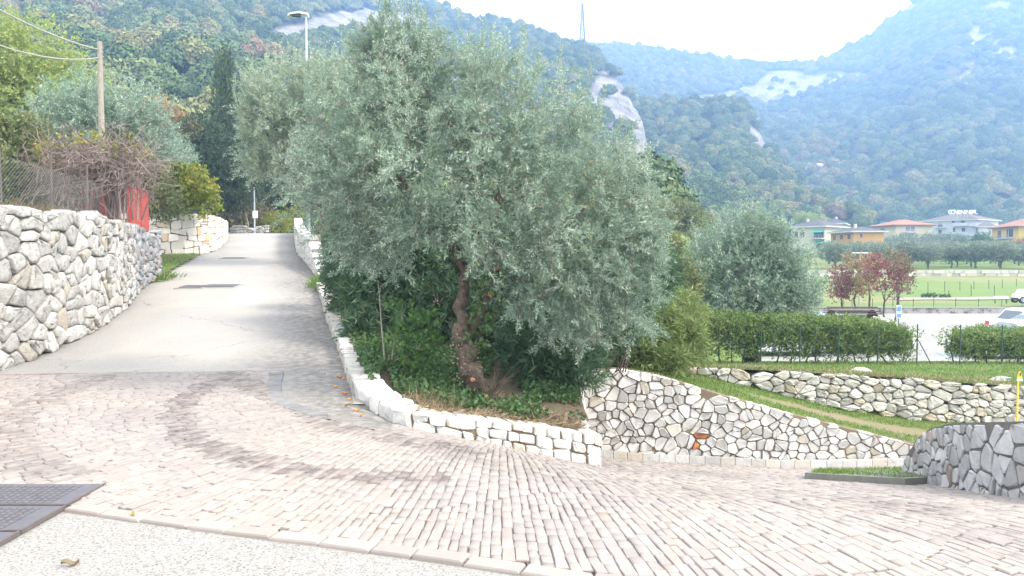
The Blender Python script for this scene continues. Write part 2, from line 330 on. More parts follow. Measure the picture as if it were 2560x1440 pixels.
def rough_cells(u0, u1, top, bot, h, wm, jit=.3, r=None, drop=0.0):
    """irregular polygonal stones in the (u, z) plane of a wall, bounded by its top and foot lines"""
    r = r or np.random.default_rng(1); us = np.linspace(u0, u1, 60); z0, z1 = min(bot(x) for x in us) - h, max(top(x) for x in us) + h
    S = []; z = z0; k = 0
    while z < z1:
        u = u0 - wm * r.uniform(0, 1); hh = h * r.uniform(.75, 1.25)
        while u < u1 + wm:
            S.append((u + r.normal() * wm * jit * .6, z + r.normal() * h * jit)); u += wm * r.uniform(.6, 1.5)
        z += hh; k += 1
    S = np.array(S); S = S[r.uniform(size=len(S)) > drop]; a = wm / h; Q = S / [a, 1]; cells = []
    keep = [(bot(np.clip(x, u0, u1)) - .25 * h < y < top(np.clip(x, u0, u1)) + .1 * h) and u0 - .3 * wm < x < u1 + .3 * wm for x, y in S]
    for i in np.where(keep)[0]:
        d = ((Q - Q[i]) ** 2).sum(1); idx = np.argsort(d)[1:20]
        poly = [(Q[i][0] - 4 * h, Q[i][1] - 4 * h), (Q[i][0] + 4 * h, Q[i][1] - 4 * h), (Q[i][0] + 4 * h, Q[i][1] + 4 * h), (Q[i][0] - 4 * h, Q[i][1] + 4 * h)]
        for j in idx:
            n = Q[j] - Q[i]; poly = clip(poly, n, n @ (Q[j] + Q[i]) / 2)
        poly = [(x * a, y) for x, y in poly]
        c = np.mean(poly, 0); uu = float(np.clip(c[0], u0, u1)); e = .15
        st = (top(min(uu + e, u1)) - top(max(uu - e, u0))) / (min(uu + e, u1) - max(uu - e, u0)); sb = (bot(min(uu + e, u1)) - bot(max(uu - e, u0))) / (min(uu + e, u1) - max(uu - e, u0))
        poly = clip(poly, (-st, 1), top(uu) - st * uu + r.normal() * .02 * h); poly = clip(poly, (sb, -1), -(bot(uu) - sb * uu))
        poly = clip(poly, (1, 0), u1); poly = clip(poly, (-1, 0), -u0)
        if len(poly) >= 3:
            p = np.array(poly); ar = .5 * abs(np.dot(p[:, 0], np.roll(p[:, 1], 1)) - np.dot(p[:, 1], np.roll(p[:, 0], 1)))
            if ar > .12 * h * wm: cells.append(p)
    return cells
def coursed_cells(u0, u1, top, bot, rows, wmin, wmax, jit=.012, r=None):
    r = r or np.random.default_rng(2); cells = []
    for k in range(rows):
        u = u0
        while u < u1 - 1e-6:
            v = min(u + r.uniform(wmin, wmax), u1)
            if u1 - v < wmin * .6: v = u1
            lo = lambda x: bot(x) + (top(x) - bot(x)) * (k / rows + .035 * math.sin(x * 3.1 + k * 2) * (0 < k)); hi = lambda x: bot(x) + (top(x) - bot(x)) * ((k + 1) / rows + .035 * math.sin(x * 3.1 + (k + 1) * 2) * (k + 1 < rows))
            c = [(u, lo(u)), (v, lo(v)), (v, hi(v)), (u, hi(u))]
            if r.uniform() < .22 and rows > 1 and hi(u) - lo(u) > .14:
                f = r.uniform(.4, .6); ml = lo(u) + (hi(u) - lo(u)) * f; mr = lo(v) + (hi(v) - lo(v)) * f
                cs = [[c[0], c[1], (v, mr), (u, ml)], [(u, ml), (v, mr), c[2], c[3]]]
            else: cs = [c]
            for q in cs: cells.append(np.array(q) + r.normal(size=(4, 2)) * jit)
            u = v
    return cells
def stone_geo(poly, path, depth, bulge, joint, r, rnd=.22, rough=.2, rings=((1.0, .3), (.86, .8), (.5, 1.0))):
    p = np.asarray(poly, float)
    e = np.roll(p, -1, 0) - p; q = np.empty((2 * len(p), 2)); q[0::2] = p + e * rnd; q[1::2] = p + e * (1 - rnd)
    keep = np.linalg.norm(q - np.roll(q, 1, 0), axis=1) > .012; q = q[keep] if keep.sum() >= 4 else q
    if len(q) > 12: q = q[np.linspace(0, len(q), 12, endpoint=False).astype(int)]
    c = q.mean(0); d = q - c; l = np.linalg.norm(d, axis=1, keepdims=True); q = c + d * np.maximum(1 - joint / np.maximum(l, 1e-6), .3)
    a = q[:, 0] @ np.roll(q[:, 1], -1) - q[:, 1] @ np.roll(q[:, 0], -1)
    if a < 0: q = q[::-1]
    n = len(q); b = bulge * r.uniform(.6, 1.3); tl = r.normal(size=2) * rough * b * 2 / max(np.ptp(q[:, 0]), .05); U = [q]; Wd = [np.full(n, -depth)]
    for s, f in rings:
        x = c + (q - c) * s + r.normal(size=(n, 2)) * rough * .03 * np.ptp(q[:, 0]); U.append(x)
        Wd.append(b * f + (x - c) @ tl + r.normal(size=n) * rough * b * .5)
    U = np.concatenate(U); Wd = np.concatenate(Wd); V = path.map(U[:, 0], U[:, 1], Wd); k = len(rings) + 1
    F = [(i * n + j, i * n + (j + 1) % n, (i + 1) * n + (j + 1) % n, (i + 1) * n + j) for i in range(k - 1) for j in range(n)] + [tuple(range((k - 1) * n, k * n))]
    if path.side < 0: F = [f[::-1] for f in F]
    return V, F
def parea(V):
    x, y = proj(V); return (x.max() - x.min()) * (y.max() - y.min()) * ((x.max() > -20) & (x.min() < 2580) & (y.min() < 1460))
def add_stones(geos, mats, parent, limit=300, name='stone', smoothf=False):
    """geos: list of (V,F); the largest in view become single parts, the others one joined part"""
    A = np.array([parea(g[0]) for g in geos]); order = np.argsort(-A); rest = {}
    for c, i in enumerate(order):
        if c < limit and A[i] > 0: mk(name, geos[i][0], geos[i][1], mats[i], parent, smoothf)
        else: rest.setdefault(mats[i].name, (MB(), mats[i]))[0].add(*geos[i])
    for k, (b, m) in rest.items(): tag(b.build('stones_massed', m, parent, smoothf), kind='stuff')
def core(name, path, top, bot, thick, front, m, parent, n=60, u0=0, u1=None):
    us = np.linspace(u0, path.L if u1 is None else u1, n); tz = np.array([top(x) for x in us]); bz = np.array([bot(x) for x in us])
    rows = [path.map(us, bz - .25, np.full(n, -front)), path.map(us, tz, np.full(n, -front)), path.map(us, tz, np.full(n, -thick)), path.map(us, bz - .25, np.full(n, -thick))]
    V = np.stack(rows, 1).reshape(-1, 3); F = [(i * 4 + k, i * 4 + (k + 1) % 4, (i + 1) * 4 + (k + 1) % 4, (i + 1) * 4 + k) for i in range(n - 1) for k in range(4)] + [(0, 1, 2, 3), tuple((n - 1) * 4 + k for k in (3, 2, 1, 0))]
    return mk(name, V, F, m, parent)
def inpoly(X, Y, poly):
    X = np.asarray(X); Y = np.asarray(Y); c = np.zeros(X.shape, bool); n = len(poly)
    for i in range(n):
        (x1, y1), (x2, y2) = poly[i], poly[(i + 1) % n]
        if y1 == y2: continue
        c ^= ((y1 > Y) != (y2 > Y)) & (X < (x2 - x1) * (Y - y1) / (y2 - y1) + x1)
    return c
def masked(name, zf, poly, step, m, parent=None, attrs=None):
    p = np.asarray(poly); xs = np.arange(p[:, 0].min() - step, p[:, 0].max() + step, step); ys = np.arange(p[:, 1].min() - step, p[:, 1].max() + step, step)
    X, Y = np.meshgrid(xs, ys, indexing='ij'); b = len(ys); i = np.arange(len(xs) - 1)[:, None] * b + np.arange(b - 1)[None]
    ins = inpoly((X[:-1, :-1] + X[1:, 1:]) / 2, (Y[:-1, :-1] + Y[1:, 1:]) / 2, poly); i = i[ins]
    F = np.stack([i, i + b, i + b + 1, i + 1], -1); u, inv = np.unique(F, return_inverse=True)
    P = np.stack([X, Y, zf(X, Y)], -1).reshape(-1, 3)[u]
    return mk(name, P, inv.reshape(F.shape), m, parent, True, {k: f(P[:, 0], P[:, 1]) for k, f in attrs.items()} if attrs else None, True)
def pdist(X, Y, line):
    d = np.full(np.shape(X), 1e9); p = np.asarray(line)
    for a, b in zip(p[:-1], p[1:]):
        e = b - a; t = np.clip(((X - a[0]) * e[0] + (Y - a[1]) * e[1]) / (e @ e), 0, 1); d = np.minimum(d, np.hypot(X - a[0] - t * e[0], Y - a[1] - t * e[1]))
    return d

# ---------------------------------------------------------------- ground sheet
def lawn_front(X): return np.interp(X, TWX, TWZ)
def right_z(X, Y):
    z = np.interp(Y, [0, 27, 53, 53.5, 75, 100, 100.4, 140, 180, 240, 300, 3000], [-3.4, -3.2, -3.1, -2.08, -1.6, -1.02, -.2, .7, 2.2, 5.5, 9, 9])
    return z
def left_z(X, Y): return roadz(Y) - .6 + .10 * np.clip(np.asarray(Y) - 48, 0, 60) - np.where(np.asarray(Y) < 30, 3.0 * smooth(X, -3, 0), 0) * (1 - smooth(Y, 14, 30)) - 1.5 * smooth(X, -3, 2) * (1 - smooth(Y, 25, 60))
def T(X, Y):
    b = smooth(X - .25 * Y, -2, 2 + .05 * np.abs(Y)); return left_z(X, Y) * (1 - b) + right_z(X, Y) * b
gx = np.unique(np.r_[np.linspace(-2500, -60, 14), np.linspace(-60, 60, 90), np.linspace(60, 200, 30), np.linspace(200, 2500, 12)])
gy = np.unique(np.r_[np.linspace(-200, -5, 6), np.linspace(-5, 52, 62), np.linspace(52.7, 54, 4), np.linspace(55, 99, 38), np.linspace(99.9, 100.6, 4), np.linspace(102, 320, 70), np.linspace(330, 3000, 12)])
g = grid('ground', lambda X, Y: np.stack([X, Y, T(X, Y) + np.where(Y > 52, .12 * nz(np.stack([X, Y, 0 * X], -1), .12), 0) * (Y < 400)], -1), gx, gy, M['field']); tag(g, 'grassy valley ground and sloping field', None, None, 'structure')

# ---------------------------------------------------------------- upper road
roadL = [(-7.2, 9.5), (-7.2, 11.7), (-8.1, 15.5), (-9.7, 20), (-9.95, 21.3), (-11.1, 25.5), (-11.95, 29), (-12.3, 31), (-13.4, 35), (-15.5, 41), (-17.6, 44), (-24, 46.2), (-24, 49)]
roadR = [(-1.6, 8.2), (-1.95, 9.2), (-2.63, 11.6), (-4.6, 18.2), (-5.35, 21.3), (-8.2, 30), (-11.4, 40), (-12.2, 43), (-12.6, 46), (-12.8, 49)]
def loft_y(fl, fr, ys, n, zf):
    l, r = np.array(fl), np.array(fr)
    def f(U, V):
        xl = np.interp(U, l[:, 1], l[:, 0]); xr = np.interp(U, r[:, 1], r[:, 0]); X = xl + (xr - xl) * V; return np.stack([X, U, zf(X, U)], -1)
    return f
shade_line = [(-1.7, 8.6), (-2.4, 11.6), (-4.3, 18.2)]
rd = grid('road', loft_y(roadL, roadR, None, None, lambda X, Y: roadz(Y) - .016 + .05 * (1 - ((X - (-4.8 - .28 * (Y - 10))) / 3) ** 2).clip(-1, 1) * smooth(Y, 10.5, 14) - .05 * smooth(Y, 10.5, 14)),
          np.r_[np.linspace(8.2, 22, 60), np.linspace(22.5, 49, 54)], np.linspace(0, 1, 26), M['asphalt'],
          attrs={'stain': lambda U, V: .8 * smooth(V + .04 * np.sin(U * 1.3), .60, .95) * smooth(U, 8.8, 10) + .4 * smooth(.06 - V, -.04, .06)})  # bed side darkened: olive tree shade painted into the colour, mixed with damp
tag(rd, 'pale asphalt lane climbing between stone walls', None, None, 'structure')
# ---------------------------------------------------------------- paved turning area of porphyry setts
planter_xy = spline([(-4.95, 19.2), (-4.6, 18.2), (-3.55, 14.6), (-2.63, 11.6), (-1.98, 9.3), (-1.72, 8.5), (-1.3, 7.95), (-.87, 7.78), (-.18, 8.0), (.395, 8.25), (1.0, 8.5)], 6)
PLP = Path(planter_xy, 1)
edgeF = [hit(190, 1263), hit(700, 1330), hit(1150, 1390), hit(1480, 1440)]; dF = edgeF[-1] - edgeF[-2]; edgeF.append(edgeF[-1] + dF / np.linalg.norm(dF) * 4.5)
farL, farR = hit(0, 938), hit(690, 925); strip = [hit(692, 926), hit(683, 955), hit(682, 985), hit(698, 1003), hit(730, 1016), hit(800, 1040), hit(880, 1062), hit(975, 1078)]
ret_xy = spline([(-.6, 12.3), (.6, 12.8), (1.64, 13), (4, 13.05), (6.77, 13), (8.6, 12.6)], 6)
pav = [tuple(hit(-250, 1240)), tuple(hit(40, 1230)), tuple(edgeF[0])] + [tuple(x) for x in edgeF[1:]] + [(7.5, 3.2), (9.5, 6), (9.5, 12.3), (8.6, 12.5), (6.77, 12.86), (4, 12.9), (1.64, 12.84), (1.15, 12.5), (1.06, 8.45), (.4, 8.16), (-.18, 7.92), (-.87, 7.68), (-1.2, 7.75)] + [tuple(x) for x in strip[::-1]] + [tuple(farR), tuple(farL), (-7.6, farL[1] - .05), (-7.3, 8.0), (-7.6, 5.25)]
masked('sett_bed', lambda X, Y: G(X, Y) - .010, pav, .12, M['bed'])['kind'] = 'structure'
wedge = [tuple(x) for x in strip] + [(-1.0, 7.7)] + [tuple(x) for x in planter_xy[::-1] if x[1] < 9.8 and x[0] < -1.0] + [(-2.2, 10.2), (-4, 10.2), tuple(strip[0] + [-.3, .3])]
masked('road_apron', lambda X, Y: G(X, Y) - .011, wedge, .06, M['asphalt'], attrs={'stain': lambda X, Y: .8 * (1 - smooth(pdist(X, Y, planter_xy[::4]), .3, 1.4))})['kind'] = 'structure'  # darker towards the bed wall: same painted tree shade and damp
tracks = [[hit(*p) for p in q] for q in ([(530, 955), (455, 1000), (440, 1050), (475, 1095), (560, 1135), (700, 1168), (900, 1192), (1070, 1198)], [(250, 942), (130, 985), (30, 1035), (5, 1085), (45, 1145), (150, 1185)], [(560, 935), (700, 990), (850, 1062), (1000, 1098), (1180, 1125)], [(1250, 1140), (1500, 1195), (1800, 1230), (2200, 1260)])]
def track_stain(X, Y):
    s = 0 * X
    for q, wd, k in zip(tracks, (.16, .22, .22, .5), (.85, .6, .7, .35)):
        d = pdist(X, Y, q); tread = .45 + .55 * (np.cos(d / .036 * math.pi) > -.2); s = np.maximum(s, k * tread * (1 - smooth(d, wd * .75, wd * 1.15)))
    return np.clip(s + .35 * smooth(nz(np.stack([X, Y, 0 * X], -1), .55), .35, .9), 0, 1)
O = np.array([-.15, 10.6]); SE = []
r_ = np.random.default_rng(21); rb = 1.2
while rb < 13:
    re = rb + r_.uniform(1.1, 1.7); nA = max(8, int(2 * math.pi * (rb + re) / 2 / .064))
    wa = np.cumsum(r_.uniform(.8, 1.2, nA)); wa = np.r_[0, wa] / wa[-1] * 2 * math.pi + r_.uniform(0, 1)
    for k in range(nA):
        wav = lambda a, q: q + .16 * math.sin(a * 9 + q * 3) + .10 * math.sin(a * 23 + q * 7)
        am = ((wa[k] + wa[k + 1]) / 2) % (2 * math.pi); q = wav(am, rb) + r_.uniform(-.02, .02); rend = wav(am, re)
        if 1.2 < am < 2.8: continue
        while q < rend - .03:
            q2 = q + r_.uniform(.09, .18)
            if rend - q2 < .08: q2 = rend
            SE.append((wa[k], wa[k + 1], q, q2)); q = q2
    rb = re
SE = np.array(SE); am = (SE[:, 0] + SE[:, 1]) / 2; rm = (SE[:, 2] + SE[:, 3]) / 2; cx, cy = O[0] + rm * np.cos(am), O[1] + rm * np.sin(am)
vx, vy = proj(np.stack([cx, np.maximum(cy, .5), G(cx, cy)], -1)); ok = inpoly(cx, cy, pav) & (cy > 2.5) & (vx > -1100) & (vx < 3300) & (vy < 1620)
SE, cx, cy = SE[ok], cx[ok], cy[ok]; n = len(SE)
def corners(ins):
    gp = ins / np.maximum((SE[:, 2] + SE[:, 3]) / 2, .3); A = np.stack([SE[:, 0] + gp, SE[:, 1] - gp, SE[:, 1] - gp, SE[:, 0] + gp], 1); Q = np.stack([SE[:, 2] + ins, SE[:, 2] + ins, SE[:, 3] - ins, SE[:, 3] - ins], 1)
    return O[0] + Q * np.cos(A), O[1] + Q * np.sin(A)
jx, jy = r_.normal(size=(n, 4)) * .0035, r_.normal(size=(n, 4)) * .0035; hj = r_.normal(size=(n, 1)) * .0025; tilt = r_.normal(size=(n, 4)) * .0014
X1, Y1 = corners(.001 + r_.uniform(0, .002, n)); X2, Y2 = corners(.0045 + r_.uniform(0, .0035, n)); X1, Y1, X2, Y2 = X1 + jx, Y1 + jy, X2 + jx, Y2 + jy
SV = np.concatenate([np.stack([X1, Y1, G(X1, Y1) - .03], -1), np.stack([X1, Y1, G(X1, Y1) + hj - .005], -1), np.stack([X2, Y2, G(X2, Y2) + hj + tilt], -1)], 1)
SFq = np.array([(0, 1, 5, 4), (1, 2, 6, 5), (2, 3, 7, 6), (3, 0, 4, 7), (4, 5, 9, 8), (5, 6, 10, 9), (6, 7, 11, 10), (7, 4, 8, 11), (8, 9, 10, 11)])
SS = np.repeat(track_stain(cx, cy)[:, None], 12, 1)
pvroot = thing('paved_road', (0, 6, 0), 'pinkish porphyry sett paving that turns around the planted bed', None, None, 'structure')
px_, py_ = proj(SV[:, 8:].reshape(-1, 3)); px_ = px_.reshape(n, 4); py_ = py_.reshape(n, 4); ar = (np.ptp(px_, 1) * np.ptp(py_, 1)) * ((px_.min(1) > -30) & (px_.max(1) < 2590) & (py_.max(1) < 1470))
od = np.argsort(-ar); big = od[:300]; rest = od[300:]
for i in big: mk('sett', SV[i], [tuple(f) for f in SFq], M['sett'], pvroot, False, {'stain': SS[i]})
F = (np.arange(len(rest))[:, None, None] * 12 + SFq[None]).reshape(-1, 4)
tag(mk('setts_massed', SV[rest].reshape(-1, 3), F, M['sett'], pvroot, False, {'stain': SS[rest].ravel()}, True), kind='stuff')
print('setts', n)
def block_row(line, ln, wd, h, m, parent, name, r, gap=.006, z=None, off=0.0, skew=0.0):
    """a row of separate edging blocks laid along a line on the ground"""
    P = Path(line); u = 0
    while u < P.L - .05:
        l = ln * r.uniform(.8, 1.25); v = min(u + l, P.L); b = []
        q = P.map(np.array([u + gap, v - gap, v - gap, u + gap]), np.zeros(4), np.array([off, off, off + wd, off + wd]) + r.normal(size=4) * .004)
        q[:, 2] = G(q[:, 0], q[:, 1]) if z is None else z; c = q.mean(0); t = c + (q - c) * .93; hh = h + r.normal() * .003
        V = np.concatenate([q - [0, 0, .06], q + [0, 0, hh - .01], t + [0, 0, hh]]); V[8:, 2] = V[4:8, 2] + .01
        mk(name, V, [tuple(f) for f in SFq], m, parent); u = v
ed = thing('edging', (*edgeF[0], 0), 'row of pinkish edging stones between setts and gravel concrete', None, None, 'structure')
block_row(edgeF, .30, .11, .004, M['sett'], ed, 'edging_stone', r_, off=-.02)
ed2 = thing('edging_strip', (*strip[0], 0), 'short curved strip of grey edging setts beside the asphalt', None, None, 'structure')
block_row(strip[:6], .15, .18, .004, M['sett_grey'], ed2, 'edging_sett', r_, off=-.1)
block_row([(farL[0] - .3, farL[1] + .03)] + [tuple(farL + (farR - farL) * t + [0, .03 + .03 * math.sin(t * 5)]) for t in np.linspace(0, 1, 7)], .30, .07, .002, M['sett'], ed2, 'edging_stone', r_, off=-.05)
apron = [tuple(x) for x in edgeF] + [(9, 2.2), (9, -6), (-9, -6), (-9, 5.35), (-3.9, 5.35), (-3.2, 5.2)]
masked('concrete_apron', lambda X, Y: G(X, Y) - .02, apron, .15, M['apron'])['kind'] = 'structure'

# ---------------------------------------------------------------- dry boulder wall along the lane
rw = np.random.default_rng(7)
LW = Path(spline([(-7.6, 3.0), (-7.0, 6.5), (-6.9, 8.6), (-7.05, 10.5), (-7.15, 11.7), (-8.05, 15.5), (-9.55, 19.6), (-9.95, 21.4), (-10.35, 21.9), (-11, 22.1)], 6), 1)
ltop = lambda u: 2.33 + .05 * math.sin(u * 1.3) + .035 * math.sin(u * 4.1); lbot = lambda u: float(roadz(LW.xy(u)[1])) - .03
uc = 13.3
lw = thing('boulder_wall', (-8, 14, 0), 'tall dry wall of rounded pale boulders along the climbing lane', 'stone wall')
c1 = rough_cells(0, uc, ltop, lbot, .215, .31, .30, rw, .28); c2 = rough_cells(uc, LW.L, ltop, lbot, .17, .23, .32, rw, .2)
ge = [stone_geo(c, LW, .2, .07, .009, rw, .13, .30, ((1.0, .25), (.97, .72), (.88, .97), (.45, 1.0))) for c in c1] + [stone_geo(c, LW, .15, .07, .008, rw, .17, .35) for c in c2]
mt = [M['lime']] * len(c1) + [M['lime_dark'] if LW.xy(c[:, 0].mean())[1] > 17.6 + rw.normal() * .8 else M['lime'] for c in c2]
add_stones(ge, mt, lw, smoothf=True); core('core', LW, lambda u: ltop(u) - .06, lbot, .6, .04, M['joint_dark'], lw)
# ---------------------------------------------------------------- cut stone wall above the grass corner
CW = Path(spline([(-15.5, 27.8), (-13.6, 28.2), (-12.6, 28.7), (-12.02, 29.7), (-12.1, 31), (-13.2, 35), (-15.2, 40.5), (-17.4, 43.6), (-20, 45)], 6), 1)
ctop = lambda u: 3.16 + .01 * u; cbot = lambda u: float(roadz(CW.xy(u)[1])) - .02
cw = thing('garden_wall', (-13, 29, 1.6), 'pale cut stone garden wall curving round the lane corner', 'stone wall')
cc = coursed_cells(0, CW.L, ctop, cbot, 6, .22, .5, .02, rw); add_stones([stone_geo(c, CW, .12, .03, .013, rw, .1, .2, ((1.0, .5), (.88, 1.0))) for c in cc], [M['lime_cut']] * len(cc), cw)
core('core', CW, lambda u: ctop(u) - .03, cbot, .45, .012, M['mortar'], cw)
# ---------------------------------------------------------------- parapet wall with ramped end
PW = Path(spline([(-5.42, 21.3), (-7.05, 26), (-8.45, 30), (-11.4, 40), (-12.2, 43)], 5), -1)
ptop = lambda u: float(roadz(PW.xy(u)[1])) + np.interp(u, [0, .5, 2.5, 4.6, 40], [.12, .3, .68, .9, .86]); pbot = lambda u: float(roadz(PW.xy(u)[1])) - .02
pr = thing('parapet_wall', (-6, 23, 1), 'chest high stone parapet with ramped end beside the lane', 'stone wall')
pc = rough_cells(0, PW.L, ptop, pbot, .16, .26, .2, rw); add_stones([stone_geo(c, PW, .36, .03, .008, rw, .12, .25, ((1.0, .6), (.85, 1.0))) for c in pc], [M['lime_white']] * len(pc), pr)
core('core', PW, lambda u: ptop(u) - .03, pbot, .34, .012, M['mortar_grey'], pr)
# ---------------------------------------------------------------- low bed wall
def S(X, Y):
    """soil of the planted bed"""
    X = np.asarray(X, float); Y = np.asarray(Y, float); l = roadz(Y) + .13; r = -.42 + np.clip(Y - 8.5, 0, 6) * .075 - np.clip(Y - 20, 0, 30) * .02
    t = np.clip((X + 1.9) / 2.9, 0, 1); P = np.stack([X, Y, 0 * X], -1)
    return l * (1 - t) + r * t + .03 * nz(P, 2.2) + .02 * nz(P, 6, 2)
def Sclean(X, Y): return float((roadz(Y) + .13) * (1 - np.clip((X + 1.9) / 2.9, 0, 1)) + (-.42 + np.clip(Y - 8.5, 0, 6) * .075) * np.clip((X + 1.9) / 2.9, 0, 1))
def pltop(u): q = PLP.xy(u); return Sclean(*q) + .035 + .012 * math.sin(u * 3)
def plbot(u): q = PLP.xy(u); return min(float(G(q[0], q[1])) - .03, pltop(u) - .1)
pl = thing('bed_wall', (0, 8, -.3), 'low curved wall of rough white blocks edging the planted bed', 'stone wall')
us_ = np.linspace(0, PLP.L, 200); thin = [u for u in us_ if pltop(u) - plbot(u) < .2]; usplit = max(thin) if thin else 0; ub = PLP.L - 1.5
pcs = coursed_cells(0, usplit, pltop, plbot, 1, .14, .26, .012, rw) + coursed_cells(usplit, ub, pltop, plbot, 2, .14, .28, .012, rw) + coursed_cells(ub, PLP.L, pltop, plbot, 3, .12, .24, .008, rw)
add_stones([stone_geo(c, PLP, .3, .024, .007, rw, .12, .3, ((1.0, .4), (.92, .9), (.6, 1.0))) for c in pcs], [M['lime'] if PLP.xy(c[:, 0].mean())[1] > 8.6 else M['lime_white'] for c in pcs], pl, name='block')
core('core', PLP, lambda u: pltop(u) - .03, plbot, .29, .006, M['mortar'], pl)
sidexy = [(.86, 8.5), (.95, 10), (1.05, 11.5), (1.15, 12.85)]; SDP = Path(sidexy, 1); sdt = lambda u: Sclean(*SDP.xy(u)) - .16; sdb = lambda u: float(G(1.1, SDP.xy(u)[1])) - .05
sc_ = coursed_cells(0, SDP.L, sdt, sdb, 5, .16, .3, .012, rw); add_stones([stone_geo(c, SDP, .2, .03, .008, rw, .13, .3) for c in sc_], [M['lime_white']] * len(sc_), pl, name='block'); core('core', SDP, lambda u: sdt(u) - .03, sdb, .22, .015, M['mortar'], pl)
bed = [tuple(PLP.map(np.array([u]), np.zeros(1), np.array([-.16]))[0][:2]) for u in np.linspace(0, PLP.L - .15, 60)] + [(.85, 8.75), (1.0, 12.8), (3, 14.5), (4, 22), (0, 34), (-10.6, 38), (-6.3, 26), (-5.2, 22), (-5.0, 19.5)]
tag(masked('bed_soil', S, bed, .12, M['soil']), 'shaded soil and leaf litter of the planted bed', None, None, 'structure')
# ---------------------------------------------------------------- retaining wall, its kerb and the terrace walls
RW_ = Path(ret_xy, 1)
def pz(px_l, py_l, path, Yd=None):
    """height profile along a wall read off as picture heights at the wall's own distance"""
    def f(u):
        q = path.xy(u); x = 1280 + FPX * q[0] / q[1]; py = np.interp(x, px_l, py_l); return float(pw(x, py, q[1])[2])
    return f
rtop = pz([1200, 1480, 1560, 1650, 1700, 1800, 1900, 2000, 2100, 2200, 2300, 2560], [935, 928, 923, 938, 953, 983, 1010, 1037, 1062, 1087, 1112, 1150], RW_)
rbot = lambda u: float(G(max(RW_.xy(u)[0], 1.2), RW_.xy(u)[1])) - .03
rt = thing('retaining_wall', (4, 13, -2), 'high retaining wall of irregular white stones in tan mortar', 'stone wall')
um = np.interp(3.6, ret_xy[:, 0], RW_.u)
rc = rough_cells(.8, RW_.L - .6, rtop, rbot, .125, .15, .36, rw, .30)
rcp = [proj(RW_.map(c[:, 0], c[:, 1], 0 * c[:, 0]).mean(0)) for c in rc]; rust = {int(np.argmin([abs(a[0] - x) + abs(b_[0] - y) for a, b_ in rcp])) for x, y in ((1745, 1082), (1746, 1118))}
add_stones([stone_geo(c, RW_, .1, .026, .0105, rw, .15, .6, ((1.0, .6), (.92, 1.0))) for c in rc], [M['ruststone'] if i in rust else M['lime_white'] for i in range(len(rc))], rt); print('ret stones', len(rc))
core('core', RW_, lambda u: rtop(u) - .02, rbot, .4, .010, M['mortar'], rt)
kb = thing('kerb', (4, 12.9, -2), 'pale stone kerb along the foot of the retaining wall', None, None, 'structure')
KP = [tuple(RW_.map(np.array([u]), np.zeros(1), np.array([.04]))[0][:2]) for u in np.linspace(1.4, RW_.L - .5, 30)]; KPP = Path(KP, 1)
u = 0
while u < KPP.L - .1:
    v = u + rw.uniform(.24, .28); q = KPP.map(np.array([u + .004, v - .004, v - .004, u + .004]), np.zeros(4), np.array([0, 0, .12, .12])); zz = G(q[:, 0], q[:, 1]); c = q.mean(0); t = c + (q - c) * .96
    V = np.concatenate([q, q, t]); V[:4, 2] = zz - .08; V[4:8, 2] = zz + .125; V[8:, 2] = zz + .135
    mk('kerb_stone', V, [tuple(f) for f in SFq], M['lime_white'], kb); u = v
TW = Path(spline([(3.3, 16.0), (5, 15.6), (8, 15.4), (12.5, 15.3)], 6), 1)
ttop = pz([1650, 1770, 1900, 2100, 2300, 2430, 2560, 2800], [915, 920, 924, 935, 946, 958, 964, 970], TW); tbot = pz([1650, 1760, 1800, 1900, 2100, 2300, 2560, 2800], [930, 940, 952, 975, 1025, 1052, 1066, 1080], TW)
tw = thing('terrace_wall', (7, 15.5, -1.5), 'long dry stone terrace wall below the hedge lawn', 'stone wall')
tcs = rough_cells(0, TW.L, ttop, tbot, .13, .2, .26, rw, .22); add_stones([stone_geo(c, TW, .14, .06, .007, rw, .2, .35, ((1.0, .3), (.88, .85), (.5, 1.0))) for c in tcs], [M['dry']] * len(tcs), tw); print('terrace stones', len(tcs))
core('core', TW, lambda u: ttop(u) - .09, tbot, .40, .05, M['joint_dark'], tw)
TWU = np.linspace(0, TW.L, 40); TWX = np.r_[1, TW.xy(TWU)[:, 0], 40]; TWZ = [ttop(u) - .005 for u in TWU]; TWZ = np.array([TWZ[0] + .05] + TWZ + [TWZ[-1] - .2])
def ramp_f(U, V):
    a = RW_.xy(np.interp(U, [1, 9], [RW_.u[np.argmin(abs(ret_xy[:, 0] - 1))], RW_.L])); b = TW.xy(np.interp(U, [1, 3.3, 12.5], [0, 0, TW.L]))
    za = np.vectorize(lambda u: rtop(u))(np.interp(U, [1, 9], [RW_.u[np.argmin(abs(ret_xy[:, 0] - 1))], RW_.L])); zb = np.vectorize(lambda u: tbot(u))(np.interp(U, [1, 3.3, 12.5], [0, 0, TW.L]))
    xa, xb = a[..., 0], np.where(U < 3.3, U, b[..., 0]); ya, yb = a[..., 1] + .12, b[..., 1] + .05
    X = xa + (xb - xa) * V; Y = ya + (yb - ya) * V; Z = za - .02 + (zb + .03 - za) * V; return np.stack([X, Y, Z + .03 * nz(np.stack([X, Y, 0 * X], -1), 2.5) * np.sin(V * 3.14)], -1)
tag(grid('grass_path', ramp_f, np.linspace(1, 12.4, 90), np.linspace(0, 1, 14), M['path'], attrs={'stain': lambda U, V: (1 - smooth(np.abs(V - .45), .12, .3)) * smooth(U, 4, 6)}), 'worn grass path running down behind the retaining wall', None, None, 'structure')
